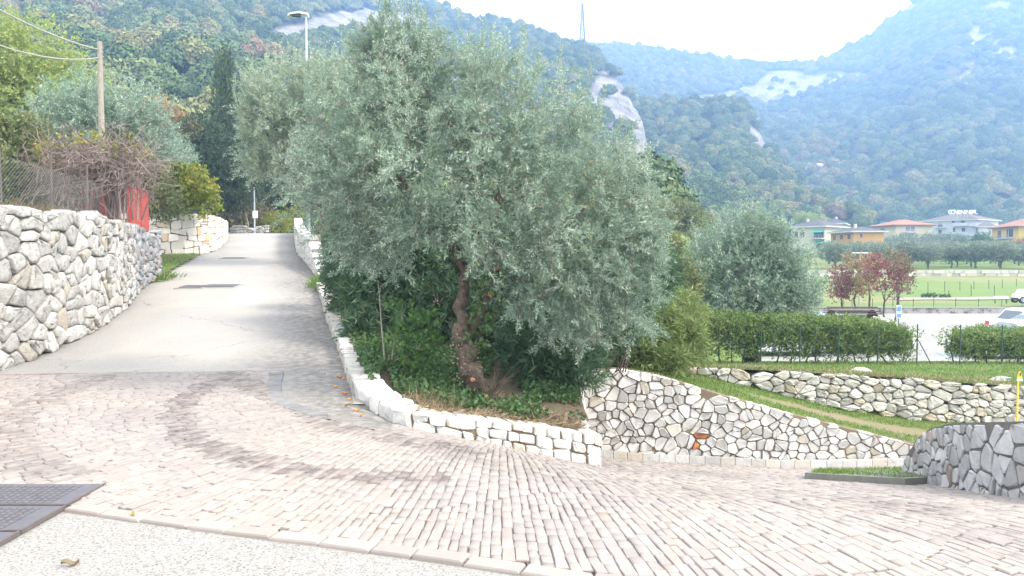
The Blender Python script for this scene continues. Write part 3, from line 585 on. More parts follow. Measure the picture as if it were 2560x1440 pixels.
def lawn_f(X, V):
    yf = TW.xy(np.interp(X, [3.3, 12.5], [0, TW.L]))[..., 1] - .01; Y = yf + (28.9 - yf) * V; zf = lawn_front(X); zb = -2.40
    Z = np.where(Y < 22, zf + (-1.55 - zf) * (Y - yf) / (22 - yf), -1.55 + (zb + 1.55) * (Y - 22) / 6.9); return np.stack([X, Y, Z + .03 * nz(np.stack([X, Y, 0 * X], -1), 1.5) * (Y > 16)], -1)
lawnz = lambda X, Y: float(lawn_f(np.array([X]), np.array([(Y - 15.5) / 13.4]))[0, 2])
tag(grid('lawn', lawn_f, np.linspace(1.5, 34, 90), np.linspace(0, 1, 40), M['grass']), 'grass strip between terrace wall and car park', None, None, 'structure')
lot = [(4, 28.5), (60, 28.5), (75, 53.2), (10, 53.2)]
M['lot'] = surf('pale car park paving', (.27, .265, .25), (.23, .225, .21), .35, .9, (60, .3, .01), second=(.2, .45, .6, (.225, .22, .20)))
masked('parking_lot', lambda X, Y: -2.42 + 0 * X, lot, .8, M['lot'])['kind'] = 'structure'
M['conc_stain'] = surf('stained concrete', (.32, .31, .295), (.26, .25, .235), .8, .9, (30, .3, .01), spots=(2.2, .5, .62, (.09, .085, .08)))
b = MB()
cwall = thing('concrete_wall', (36, 53.2, -2.6), 'low streaked concrete wall at the far side of the car park', 'wall')
for i in range(14): MB().box((9 + i * 4 + 2, 53.2, -2.31), (3.985, .22, .56)).build('panel', M['conc_stain'], cwall)
MB().box((37, 53.2, -2.005), (56, .3, .05)).build('coping', M['concrete'], cwall)
GW = Path([(10, 100.1), (120, 100.1)], 1); gw = thing('orchard_wall', (60, 100, -1), 'low old stone wall between field and olive orchard', 'stone wall')
b = MB(); rr = np.random.default_rng(4)
for k in range(2):
    u = 0
    while u < 110:
        l = rr.uniform(.5, 1.1); b.box((10 + u + l / 2, 100.05 + rr.normal() * .04, -.9 + k * .42), (l - .05, .4, .40)); u += l
tag(b.build('stones_massed', M['dry'], gw), kind='stuff')
# grass corner, garden terrace on the left, verge beside the parapet
gc = [(-9.9, 21.2), (-11.05, 25.5), (-11.9, 29), (-12.5, 29.5), (-16, 28.3), (-16, 21.8), (-11, 22)]
tag(masked('grass_corner', lambda X, Y: roadz(Y) + .01 + .04 * np.clip(-X - 9.9 - .26 * (Y - 21), 0, 3) + .02 * nz(np.stack([X, Y, 0 * X], -1), 3), gc, .2, M['grass']), 'small grass corner between boulder wall and cut stone wall', None, None, 'structure')
gt = [tuple(LW.map(np.array([u]), np.zeros(1), np.array([-.35]))[0][:2]) for u in np.linspace(0, LW.L, 40)] + [(-13, 25), (-15.5, 28.2)] + [tuple(CW.map(np.array([u]), np.zeros(1), np.array([-.3]))[0][:2]) for u in np.linspace(.3, CW.L, 30)] + [(-60, 50), (-60, 4), (-9, 6)]
tag(masked('garden_terrace', lambda X, Y: 2.26 + .04 * np.clip(Y - 22, 0, 30) * .9 + .06 * np.clip(-X - 9, 0, 30) * .4 + .04 * nz(np.stack([X, Y, 0 * X], -1), 2) - .05 + 0 * X, gt, .5, M['grass']), 'garden ground held up by the boulder wall', None, None, 'structure')
vg = [(-4.95, 19.2), (-5.3, 21.3), (-5.25, 22.5), (-3.5, 22), (-3.6, 18), (-4.4, 18.3)]
tag(masked('grass_verge', lambda X, Y: roadz(Y) + .02 + .03 * nz(np.stack([X, Y, 0 * X], -1), 4), vg, .15, M['grass']), 'tufty verge between parapet and planted bed', None, None, 'structure')
# ---------------------------------------------------------------- round ended wall at the right and the grass islet
RP = Path(spline([(4.98, 9.6), (4.78, 8.3), (4.66, 7), (4.95, 5.8), (5.9, 5)], 6), -1)
rtp = lambda u: float(G(*RP.xy(u))) + np.interp(u, [0, .15, .5, .9, 1.4, 2.5, 9], [.12, .30, .52, .64, .69, .70, .72]); rbt = lambda u: float(G(*RP.xy(u))) - .03
RP.side = 1 if RP.nrm(np.array([1.5]))[0][0] * RP.side < 0 else -1
if RP.nrm(np.array([1.5]))[0][0] > 0: RP.side *= -1
ro = thing('end_wall', (4.8, 7.5, -.8), 'grey stone wall with rounded end at the right roadside', 'stone wall')
rcs = rough_cells(0, RP.L, rtp, rbt, .14, .115, .36, rw, .28); add_stones([stone_geo(c, RP, .35, .014, .015, rw, .14, .4, ((1.0, .4), (.9, 1.0))) for c in rcs], [M['lime_grey'] for c in rcs], ro)
core('core', RP, lambda u: rtp(u) + .012, rbt, .42, .006, M['mortar_grey'], ro)
isl = [hit(2012, 1197), hit(2100, 1203), hit(2262, 1213), np.array([6.2, 9.6]), np.array([6.2, 11.2]), hit(2040, 1186)]
b = MB(); b.prism([tuple(p) for p in isl], -2.2, -1.2)
for i, v in enumerate(b.V): b.V[i] = (v[0], v[1], float(G(v[0], v[1])) + (.075 if v[2] > -2 else -.2))
M['moss'] = surf('mossy concrete kerb', (.22, .22, .195), (.13, .135, .115), 6, .95, (30, .4, .01))
ik = b.build('islet_kerb', M['moss']); tag(ik, 'mossy concrete kerb of the small grass islet', None, None, 'structure')
# ---------------------------------------------------------------- vegetation builders
def unit(a): return a / np.maximum(np.linalg.norm(a, axis=-1, keepdims=True), 1e-9)
def LB(px, py, Y, rpx, rpy, rd=None):
    k = Y / FPX; return (Wp(px, py, Y), np.array([rpx * k, (rd if rd else .85 * (rpx + rpy) / 2) * k, rpy * k]))
def rhombs(P, D, L_, W_, r, fold=0):
    """one narrow four-cornered leaf at each point"""
    n = len(P); s = unit(np.cross(D, r.normal(size=(n, 3)))); L_ = np.asarray(L_).reshape(-1, 1) * np.ones((n, 1)); W_ = np.asarray(W_).reshape(-1, 1) * np.ones((n, 1))
    q = np.stack([P, P + D * L_ * .45 + s * W_ / 2, P + D * L_, P + D * L_ * .45 - s * W_ / 2], 1)
    return q.reshape(-1, 3), np.arange(4 * n).reshape(-1, 4)
def lobe_pts(lobes, n, r, depth=.35, lump=.2, gap=None, f=2.0):
    wgt = np.array([(l[1].prod()) ** (2 / 3) for l in lobes]); k = r.choice(len(lobes), n, p=wgt / wgt.sum()); C = np.array([l[0] for l in lobes])[k]; A = np.array([l[1] for l in lobes])[k]
    d = unit(r.normal(size=(n, 3))); rad = np.clip(1.03 - np.abs(r.normal(size=n)) * depth, .15, 1.1); P = C + d * A * rad[:, None]
    sz = A.mean(1); P = P + d * (lump * sz * nz(P / sz.mean(), 2.2 * f / 2, 1))[:, None]
    if gap is not None:
        ok = nz(P / sz.mean(), 3.3 * f / 2, 3) > gap; P, d = P[ok], d[ok]
    return P, d
def twig_leaves(P, D, nl, tl, ll, lw, spread, r, droop=0.0):
    n = len(P); t = (np.arange(nl) + .5) / nl; t = np.broadcast_to(t, (n, nl)) + r.uniform(-.03, .03, (n, nl)); D = unit(D); tl = np.asarray(tl).reshape(-1, 1, 1) * np.ones((n, 1, 1))
    sg = unit(np.cross(D[:, None, :], r.normal(size=(n, nl, 3)))); base = P[:, None] + D[:, None] * t[..., None] * tl; base[..., 2] -= droop * (t ** 2) * tl[..., 0]
    dd = unit(D[:, None] * (1 - spread * .5) + sg * spread); q = base.reshape(-1, 3); m_ = len(q)
    return rhombs(q, dd.reshape(-1, 3), ll * r.uniform(.7, 1.15, m_), lw * r.uniform(.8, 1.2, m_), r)
def crown(name, lobes, m, parent, ntw, leaf, r, up=.35, depth=.35, lump=.2, gap=None, whips=0, droop=0.0, f=2.0, out=.7):
    P, d = lobe_pts(lobes, ntw, r, depth, lump, gap, f); D = unit(d * out + [0, 0, up] + r.normal(size=P.shape) * .45); nl, tl, ll, lw, spd = leaf
    V, F = twig_leaves(P, D, nl, tl * r.uniform(.6, 1.2, len(P)), ll, lw, spd, r, droop)
    if whips:
        P2, d2 = lobe_pts(lobes, whips * 3, r, .05, lump); o = d2[:, 2] > .35; P2, d2 = P2[o][:whips], d2[o][:whips]
        V2, F2 = twig_leaves(P2, unit(d2 * .35 + [0, 0, 1] + r.normal(size=P2.shape) * .2), nl * 2, tl * 2.2 * r.uniform(.6, 1.2, len(P2)), ll * .9, lw, spd * .8, r); F = np.concatenate([F, F2 + len(V)]); V = np.concatenate([V, V2])
    return mk(name, V, F, m, parent)
def sprays(name, lobes, m, parent, nb, blen, ntw, leaf, r, depth=.32, lump=.22, gap=None, droop=.25, up=.2, f=2.0, whips=0, stem=None):
    """crown of arching branchlets, each carrying leafy twigs"""
    P, d = lobe_pts(lobes, nb, r, depth, lump, gap, f); D = unit(d * .8 + [0, 0, up] + r.normal(size=P.shape) * .5); Lb = blen * r.uniform(.5, 1.25, len(P))
    if whips:
        P2, d2 = lobe_pts(lobes, whips * 4, r, .05, lump); o = d2[:, 2] > .45; P2, d2 = P2[o][:whips], d2[o][:whips]; P = np.concatenate([P, P2]); D = np.concatenate([D, unit(d2 * .3 + [0, 0, 1] + r.normal(size=P2.shape) * .18)]); Lb = np.r_[Lb, blen * r.uniform(.8, 1.7, len(P2))]
    P = P - D * (Lb * .55)[:, None]; n = len(P); t = np.broadcast_to((np.arange(ntw) + .6) / ntw, (n, ntw)); nl, tl, ll, lw, spd = leaf
    Q = P[:, None] + D[:, None] * (t * Lb[:, None])[..., None]; Q[..., 2] -= droop * (t ** 2) * Lb[:, None] * (1 - np.abs(D[:, 2:3])); sg = unit(np.cross(D[:, None], r.normal(size=(n, ntw, 3)))); TD = unit(D[:, None] * (.5 + .5 * t[..., None]) + sg * .75 * (1.1 - t[..., None]) + [0, 0, .08])
    V, F = twig_leaves(Q.reshape(-1, 3), TD.reshape(-1, 3), nl, (tl * (1.15 - .5 * t) * r.uniform(.7, 1.2, (n, ntw))).ravel(), ll, lw, spd, r, .1); o = mk(name, V, F, m, parent)
    if stem:
        a = Q[:, 0]; b_ = Q[:, -1]; mid = Q[:, ntw // 2]; s = unit(np.cross(D, r.normal(size=(n, 3)))) * stem; q = np.concatenate([np.stack([a - s, a + s, mid + s * .8, mid - s * .8], 1), np.stack([mid - s * .8, mid + s * .8, b_ + s * .3, b_ - s * .3], 1)]).reshape(-1, 3); mk('branchlets', q, np.arange(len(q)).reshape(-1, 4), M['twig'], parent)
    return o
def limb_pts(pl): return [Wp(*p) for p in pl]
def trunk(parent, limbs, m, r, name='trunk', n=8):
    b = MB()
    for pts, r0, r1 in limbs:
        p = spline(pts, 4); p[1:-1] += r.normal(size=(len(p) - 2, 3)) * r0 * .18; rad = np.linspace(r0, r1, len(p)) * (1 + .12 * r.normal(size=len(p))); b.tube(p, np.maximum(rad, .003), n)
    return b.build(name, m, parent, True)
def auto_limbs(base, lobes, r0, r, k=7):
    base = np.asarray(base); C = np.array([l[0] for l in lobes]); mid = base + (C.mean(0) - base) * [.35, .35, .45]; L_ = [([base - [0, 0, .15], base + (mid - base) * .5 + r.normal(size=3) * r0 * .6, mid], r0 * 1.15, r0 * .75)]
    for c in C[:k]: L_.append(([mid - (mid - base) * .08, (mid + c) / 2 + r.normal(size=3) * .12 * np.linalg.norm(c - mid) * .5, c], r0 * .5, r0 * .12))
    return L_
def tree(name, label, cat, base, lobes, m, ntw, leaf, seed, bark='bark', r0=.12, limbs=None, group=None, spray=None, **kw):
    r = np.random.default_rng(seed); base = np.asarray(base, float); t = thing(name, base, label, cat, group); sprays('crown', lobes, m, t, ntw, spray[0], spray[1], leaf, r, **kw) if spray else crown('crown', lobes, m, t, ntw, leaf, r, **kw)
    trunk(t, limbs or auto_limbs(base, lobes, r0, r), M[bark], r); return t
# (leaves per twig, twig length, leaf length, leaf width, spread)
OL = (13, .24, .062, .014, .75); OLF = (10, .55, .15, .04, .75); OLD = (10, .2, .165, .021, .8)

# the big olive on the bed
lob = [LB(*q) for q in ((1000, 200, 9.6, 150, 140), (1150, 265, 9.3, 180, 150), (900, 330, 9.2, 180, 150), (1300, 330, 9.3, 190, 170), (1080, 420, 8.9, 230, 160), (1440, 460, 9.3, 170, 170), (860, 470, 9.0, 120, 120), (1250, 540, 8.9, 210, 120), (1520, 600, 9.4, 120, 140), (990, 130, 9.7, 100, 90), (925, 100, 9.7, 45, 60), (1400, 640, 9.2, 150, 110), (785, 415, 9.3, 65, 75), (1560, 520, 9.6, 90, 110), (1470, 740, 9.7, 90, 70), (1060, 110, 9.8, 70, 60), (930, 560, 9.3, 100, 70), (1330, 700, 9.0, 110, 60), (1580, 640, 9.5, 70, 80), (1230, 640, 8.8, 90, 50), (1050, 560, 8.8, 90, 50), (1400, 760, 9.1, 90, 50), (1560, 740, 9.6, 80, 60), (1300, 760, 9.0, 60, 40), (870, 570, 9.3, 80, 60), (1500, 820, 9.8, 60, 40), (960, 640, 9.3, 60, 40), (1460, 830, 9.6, 70, 40), (1590, 790, 9.9, 60, 50), (1380, 820, 9.3, 50, 35), (900, 640, 9.6, 50, 45))]
ot = thing('olive_tree', Wp(1188, 985, 9.2), 'large silvery olive tree with ivy on its trunk in the walled bed', 'tree')
ro_ = np.random.default_rng(31)
sprays('crown', lob, M['l_olive'], ot, 2250, .44, 10, (12, .16, .055, .0108, .72), ro_, .33, .32, -.38, .35, .1, 3.0, 190, .0035)
tr = trunk(ot, [(limb_pts([(1192, 1000, 9.2), (1182, 950, 9.2), (1168, 880, 9.2), (1158, 820, 9.2)]), .135, .115),
    (limb_pts([(1160, 830, 9.2), (1158, 770, 9.2), (1162, 700, 9.25), (1140, 630, 9.2), (1085, 570, 9.1), (1035, 490, 9.0), (980, 390, 9.1)]), .085, .028),
    (limb_pts([(1168, 840, 9.2), (1215, 750, 9.1), (1238, 660, 9.05), (1240, 560, 9.0), (1255, 430, 9.1)]), .07, .025),
    (limb_pts([(1215, 755, 9.15), (1290, 690, 9.3), (1370, 615, 9.4), (1460, 520, 9.4)]), .05, .02),
    (limb_pts([(1130, 620, 9.2), (1160, 500, 9.4), (1140, 340, 9.5), (1060, 220, 9.6)]), .045, .015), (limb_pts([(1035, 490, 9.0), (940, 430, 9.1), (860, 400, 9.2)]), .03, .012)], M['bark'], ro_, n=10)
for px, py, Y, rr_ in ((1030, 505, 8.93, .028), (1085, 590, 8.98, .03), (1228, 735, 8.97, .036), (1174, 950, 9.03, .028), (1213, 990, 8.95, .024), (1240, 672, 8.95, .02)):
    c = Wp(px, py, Y); MB().tube([c + [0, .16, -.02], c + [ro_.normal() * .02, -.02, .01]], [rr_ * 1.1, rr_], 9).build('cut_branch', M['cutwood'], ot)
def ivy_on(parent, pts, rad, n, m, r, s=.05):
    p = spline(pts, 6); k = r.integers(0, len(p), n); a = r.uniform(0, 6.28, n); P = p[k] + np.stack([np.cos(a), np.sin(a), 0 * a], -1) * (rad * r.uniform(.8, 1.5, n))[:, None] + r.normal(size=(n, 3)) * [.02, .02, .05]
    D = unit(np.stack([np.cos(a), np.sin(a), r.normal(size=n) - .6], -1)); V, F = rhombs(P, D, s * r.uniform(.6, 1.2, n), s * r.uniform(.7, 1.0, n), r); return mk('ivy', V, F, m, parent)
ivy_on(ot, limb_pts([(1180, 860, 9.15), (1205, 790, 9.05), (1225, 740, 9.0), (1238, 690, 8.95)]), .10, 420, M['l_ivy'], ro_, .065)
ivy_on(ot, limb_pts([(1180, 990, 9.1), (1172, 920, 9.1), (1162, 830, 9.1)]), .125, 190, M['l_dry'], ro_, .03)
b = MB()
for k in range(34):
    a = ro_.uniform(-1.3, 1.5); l = ro_.uniform(.3, .75); p0 = Wp(1222, 1000, 9.0) + ro_.normal(size=3) * .03; p1 = p0 + [math.sin(a) * l * .6, -.1 * l, l * .55]; b.tube([p0, (p0 + p1) / 2 + ro_.normal(size=3) * .03 + [0, 0, .05], p1], [.006, .0045, .002], 4)
b.build('suckers', M['bark'], ot)

def bush(name, label, cat, lobes, m, ntw, leaf, seed, base=None, stems=14, sr=.012, bark='bark2', group=None, **kw):
    r = np.random.default_rng(seed); C = np.array([l[0] for l in lobes]); A = np.array([l[1] for l in lobes])
    if base is None: base = np.array([C[:, 0].mean(), C[:, 1].mean(), (C[:, 2] - A[:, 2]).min()])
    t = thing(name, base, label, cat, group); crown('foliage', lobes, m, t, ntw, leaf, r, **kw); b = MB()
    for k in range(stems):
        c, a = lobes[k % len(lobes)]; e = c + a * r.uniform(-.6, .6, 3); s = np.array([base[0] + (c[0] - base[0]) * .6 + r.normal() * .12, base[1] + (c[1] - base[1]) * .6 + r.normal() * .1, base[2] - .05]); b.tube([s, (s + e) / 2 + r.normal(size=3) * .08, e], [sr, sr * .7, sr * .35], 5)
    b.build('stems', M[bark], t); return t
bush('oleander_bush', 'dark oleander filling the shade behind the olive trunk', 'bush', [LB(*q) for q in ((1080, 700, 13, 160, 150), (1230, 760, 12.6, 140, 150), (1180, 600, 13.4, 190, 120), (1360, 690, 13, 130, 140), (1010, 830, 12.4, 90, 80))], M['l_olean'], 2800, OLD, 41, np.array([-.9, 12.8, .1]), 320, .011, up=.4, depth=.5)
bush('oleander_bush', 'oleander with long dark leaves above the right end of the bed', 'bush', [LB(*q) for q in ((1400, 800, 11.4, 120, 120), (1500, 750, 11.8, 120, 110), (1340, 870, 10.6, 80, 100), (1570, 700, 12.2, 100, 80), (1440, 900, 10.6, 70, 70), (1630, 680, 12.6, 60, 60))], M['l_olean'], 3000, OLD, 42, np.array([.7, 11.2, -.2]), 30, up=.35, depth=.4)
bush('oleander_bush', 'tall oleander hedge leaning over the low bed wall by the lane', 'bush', [LB(*q) for q in ((880, 640, 14.2, 50, 110), (930, 740, 12.9, 70, 120), (865, 710, 14.8, 40, 90), (970, 640, 13.2, 90, 110), (905, 840, 12.2, 45, 55), (850, 640, 16, 40, 70), (1000, 760, 12.9, 60, 90))], M['l_olean'], 3600, OLD, 43, np.array([-2.4, 13, .45]), 30, up=.45, depth=.4)
bush('oleander_bush', 'yellowing oleander spilling over the top of the retaining wall', 'bush', [LB(*q) for q in ((1620, 830, 14.6, 110, 80), (1700, 860, 14.7, 70, 65), (1560, 870, 14.2, 80, 50), (1680, 790, 15.2, 80, 60), (1640, 900, 14.1, 90, 35))], M['l_olean_y'], 2600, OLD, 44, np.array([2.6, 14.4, -.5]), 20, up=.4, depth=.4)
sp_ = thing('sapling', Wp(962, 945, 9.9), 'young sapling with broad bright green leaves in the bed', 'sapling'); rs_ = np.random.default_rng(45)
for lm_ in [(limb_pts([(964, 950, 9.9), (958, 860, 9.9), (950, 760, 9.95), (945, 700, 10)]), .013, .005), (limb_pts([(974, 948, 9.9), (985, 860, 9.85), (1005, 790, 9.8)]), .012, .005), (limb_pts([(976, 948, 9.9), (1020, 890, 9.7), (1080, 840, 9.6)]), .011, .004), (limb_pts([(968, 945, 9.9), (990, 900, 9.8), (1050, 870, 9.6)]), .009, .004)]: trunk(sp_, [lm_], M['pole'], rs_, 'stem', 6)
crown('foliage', [LB(*q) for q in ((1000, 790, 9.8, 35, 30), (1060, 835, 9.6, 45, 45), (1090, 870, 9.6, 28, 22), (1010, 850, 9.7, 30, 30), (1040, 900, 9.6, 40, 25))], M['l_green'], sp_, 130, (6, .16, .075, .05, .8), rs_)
# ground cover of the bed
rg = np.random.default_rng(46)
def scatter(poly, n, r, zf):
    p = np.asarray(poly); X = r.uniform(p[:, 0].min(), p[:, 0].max(), n); Y = r.uniform(p[:, 1].min(), p[:, 1].max(), n); o = inpoly(X, Y, poly); X, Y = X[o], Y[o]; return np.stack([X, Y, zf(X, Y)], -1)
bedn = [q for q in bed if q[1] < 12.9]
P = scatter(bedn, 44000, rg, S); P = P[nz(P, 1.1, 2) + .35 * (P[:, 0] < -.3) - 1.1 * (pdist(P[:, 0], P[:, 1], planter_xy[::3]) < .42 + .2 * nz(P, 2.5, 1)) * (P[:, 0] > -1.6) > -.25][:19000]; P[:, 2] += rg.uniform(0, .13, len(P))
V, F = rhombs(P, unit(rg.normal(size=P.shape) + [0, -.4, .25]), .05 * rg.uniform(.6, 1.3, len(P)), .045, rg); tag(mk('ivy_ground_cover', V, F, M['l_ivy'], None, False), 'trailing ivy covering the soil of the bed', 'ivy', None, 'stuff')
P = scatter([q for q in bed if q[1] < 11], 26000, rg, S); P = P[nz(P, 1.3, 4) > .0 - .9 * (P[:, 0] > -1.2)][:12000]; P[:, 2] += rg.uniform(0, .03, len(P))
V, F = rhombs(P, unit(rg.normal(size=P.shape) * [1, 1, .22] + [0, 0, .1]), .11 * rg.uniform(.3, 1.6, len(P)), .009, rg); tag(mk('leaf_litter', V, F, M['l_dry'], None, False), 'dry stalks and leaf litter along the bed edge', 'leaf litter', None, 'stuff')
def grass(name, label, P, h, wd, m, r, lean=.35):
    D = unit(r.normal(size=P.shape) * lean + [0, 0, 1]); V, F = rhombs(P, D, h * r.uniform(.5, 1.3, len(P)), wd, r); return tag(mk(name, V, F, m, None, False), label, 'grass', None, 'stuff')
tuft = lambda px, py, Y, n, s, zf: (lambda q: np.stack([q[:, 0], q[:, 1], zf(q[:, 0], q[:, 1])], -1))(Wp(px, py, Y)[:2] + rg.normal(size=(n, 2)) * s)
grass('dry_grass', 'tuft of straw coloured grass at the front of the bed', np.concatenate([tuft(1090, 1020, 8.35, 420, .12, S), tuft(1060, 1015, 8.4, 200, .1, S)]), .16, .006, M['l_dry'], rg, .8)
grass('verge_grass', 'tufted green grass beside the parapet end', scatter([(-5.2, 19), (-5.3, 22), (-3.6, 22), (-3.6, 18)], 5000, rg, lambda X, Y: roadz(Y)), .3, .012, M['l_grass'], rg, .5)
gcP = scatter(gc, 16000, rg, lambda X, Y: roadz(Y) + .01 + .04 * np.clip(-X - 9.9 - .26 * (Y - 21), 0, 3)); grass('corner_grass', 'grass blades of the small corner lawn by the lane', gcP, .08, .012, M['l_grass'], rg, .6)
gP = tuft(385, 690, 21.1, 700, .25, lambda X, Y: roadz(Y)); grass('weed_clump', 'leafy green weeds at the foot of the boulder wall end', gP, .22, .03, M['l_grass'], rg, .9)
U = rg.uniform(2, 12.4, 26000); Vv = rg.uniform(0, 1, 26000); k = (np.abs(Vv - .45) > .14) | (U < 4.5); P = ramp_f(U[k], Vv[k]); grass('path_grass', 'grass blades beside the worn path', P, .07, .010, M['l_grass'], rg, .7)
X = rg.uniform(2.5, 16, 34000); Vv = rg.uniform(0, .75, 34000) ** 1.4; P = lawn_f(X, Vv); grass('lawn_grass', 'grass blades of the strip above the terrace wall', P, .09, .014, M['l_grass'], rg, .7)
P = np.concatenate([lawn_f(rg.uniform(3, 10.5, 5000), rg.uniform(0, .22, 5000) ** 1.3)]); V, F = rhombs(P, unit(rg.normal(size=P.shape) * [1, 1, .4] + [0, 0, .3]), .16, .012, rg); tag(mk('dry_stalks', V, F, M['l_dry'], None, False), 'dry stalks lying along the terrace wall top', 'leaf litter', None, 'stuff')
P = scatter([tuple(np.mean(isl, 0) + (q - np.mean(isl, 0)) * .93) for q in isl], 9000, rg, lambda X, Y: G(X, Y) + .07); grass('islet_grass', 'short grass on the mossy kerbed islet', P, .05, .010, M['l_grass'], rg, .5)
P = LW.map(rg.uniform(4, 19, 2600), np.zeros(2600), -rg.uniform(.15, .6, 2600)); P[:, 2] = 2.26; grass('wall_top_grass', 'dry and green grass along the top of the boulder wall', P[nz(P, 1.4, 2) > -.1], .20, .012, M['l_brown'], rg, .45)

# trees behind and left
tree('olive_tree', 'second olive tree behind the street lamp at the lane edge', 'tree', (-6.0, 25.4, 1.0), [LB(*q) for q in ((740, 255, 25, 130, 90), (665, 330, 25, 75, 100), (830, 270, 25, 110, 90), (700, 410, 25, 100, 60), (800, 400, 25.5, 110, 110), (640, 270, 25, 40, 60), (860, 230, 25.5, 90, 70), (760, 480, 25, 60, 40))], M['l_olive_y'], 800, (9, .3, .11, .027, .75), 51, r0=.2, up=.45, whips=130, gap=-.7, spray=(1.0, 10), droop=.15, f=2.6, lump=.28)
tree('olive_tree', 'round olive tree beside the hedge by the car park', 'tree', (7.7, 24.2, -1.8), [LB(*q) for q in ((1870, 630, 24, 120, 90), (1805, 690, 24, 95, 95), (1955, 690, 24, 85, 100), (1880, 740, 24, 140, 70), (1895, 580, 24, 75, 55), (1765, 720, 24, 55, 65), (2005, 730, 24, 50, 60))], M['l_olive'], 800, (9, .3, .11, .026, .75), 52, r0=.22, up=.3, whips=90, gap=-.75, spray=(1.0, 10), droop=.35, f=2.8, lump=.32)
tree('leafy_tree', 'leafy green tree rising behind the yellowing oleander', 'tree', (4.2, 22, -1), [LB(*q) for q in ((1655, 640, 22, 45, 60), (1690, 720, 21, 55, 70), (1640, 700, 21, 50, 70))], M['l_mixed'], 1800, (9, .4, .11, .05, .8), 53, 'bark2', .12)
tree('leafy_tree', 'yellowish broadleaf tree on the slope beside the olive crown', 'tree', (12.5, 60, 1), [LB(*q) for q in ((1680, 540, 60, 60, 40), (1740, 580, 60, 50, 50), (1640, 560, 58, 50, 50), (1700, 640, 58, 60, 50))], M['l_mixed'], 2600, (8, .6, .2, .09, .8), 54, 'bark2', .15)
tree('locust_tree', 'tall pale green feathery tree at the upper left corner', 'tree', Wp(40, 520, 38), [LB(*q) for q in ((60, 130, 38, 120, 90), (150, 210, 38, 100, 75), (20, 260, 38, 110, 90), (235, 255, 38, 60, 50), (-70, 150, 38, 140, 140), (110, 270, 37, 130, 60))], M['l_locust'], 4200, (12, .6, .17, .07, .85), 55, 'bark2', .2, up=.1, gap=-.4, droop=.2)
tree('olive_tree', 'wide olive tree behind the wooden utility pole', 'tree', Wp(280, 560, 28), [LB(*q) for q in ((250, 300, 28, 130, 70), (150, 340, 28, 90, 80), (345, 330, 28, 80, 70), (290, 380, 28, 130, 60), (405, 390, 29, 45, 60), (200, 270, 28, 80, 50))], M['l_olive'], 620, (9, .36, .13, .032, .75), 56, r0=.2, up=.45, whips=90, spray=(1.1, 9), droop=.15, lump=.25)
tree('olive_tree', 'small olive shrub between the wide olive and the dark conifer', 'tree', Wp(425, 540, 34), [LB(*q) for q in ((420, 430, 34, 45, 60), (450, 400, 35, 35, 45), (400, 470, 33, 40, 40))], M['l_olive'], 1500, (10, .42, .12, .03, .75), 57, r0=.08, up=.5)
bush('garden_bush', 'yellow green bush at the left edge above the boulder wall', 'bush', [LB(*q) for q in ((10, 390, 17, 80, 80), (55, 350, 17, 50, 55), (-40, 450, 16, 70, 70), (70, 430, 17, 50, 50))], M['l_mixed'], 1500, (8, .3, .10, .05, .8), 58, Wp(20, 535, 17))
bush('garden_bush', 'low mixed garden shrubs behind the wire fence', 'bush', [LB(*q) for q in ((60, 490, 17.5, 80, 40), (160, 500, 18, 60, 35), (-40, 500, 16, 60, 40))], M['l_olive_far'], 900, (8, .26, .08, .03, .8), 59, Wp(60, 545, 17.5))
bush('garden_bush', 'olive brown shrub behind the red gate', 'bush', [LB(*q) for q in ((385, 480, 25, 45, 50), (410, 510, 26, 40, 35), (360, 440, 25, 35, 40))], M['l_mixed'], 1000, (8, .34, .10, .05, .8), 60, Wp(385, 545, 25.5))
tree('cypress_tree', 'slender tall cypress above the dark conifers', 'tree', Wp(566, 560, 50), [LB(*q) for q in ((563, 190, 50, 20, 65), (566, 280, 50, 32, 100), (568, 400, 50, 40, 130))], M['l_cypress'], 3000, (8, .5, .16, .06, .35), 61, 'bark2', .15, up=1.6, out=.4)
tree('conifer_tree', 'dark bushy conifer at the end of the lane', 'tree', Wp(530, 580, 46), [LB(*q) for q in ((500, 330, 46, 50, 45), (540, 400, 46, 80, 70), (490, 420, 46, 45, 60), (595, 460, 46, 65, 70), (530, 490, 46, 80, 50), (620, 390, 47, 40, 70))], M['l_conifer'], 4000, (9, .5, .18, .05, .7), 62, 'bark2', .22, up=.05, gap=-.4)
tree('conifer_tree', 'shady evergreen trees closing the view at the lane crest', 'tree', Wp(700, 590, 55), [LB(*q) for q in ((660, 470, 55, 55, 80), (720, 500, 57, 55, 75), (690, 545, 55, 60, 35), (755, 470, 56, 45, 90), (800, 500, 57, 60, 80))], M['l_conifer'], 3600, (9, .6, .2, .07, .75), 63, 'bark2', .2, up=.2)
bush('bare_bush', 'brownish undergrowth behind the low rubble wall', 'bush', [LB(*q) for q in ((560, 545, 50, 45, 35), (610, 540, 50, 45, 40), (655, 550, 51, 35, 30))], M['l_brown'], 900, (8, .5, .16, .06, .8), 64, Wp(600, 580, 50), 40, .03)
bush('bush', 'low yellow green bush right of the signpost', 'bush', [LB(690, 560, 50, 35, 25), LB(735, 552, 52, 30, 30)], M['l_vine'], 420, (8, .4, .14, .07, .8), 65, Wp(690, 585, 50))
tree('autumn_tree', 'orange autumn tree left of the dark conifer', 'tree', Wp(425, 400, 60), [LB(410, 300, 60, 36, 26), LB(455, 325, 60, 30, 28), LB(390, 275, 61, 25, 18)], M['l_orange'], 700, (8, .7, .25, .12, .8), 66, 'bark2', .15)
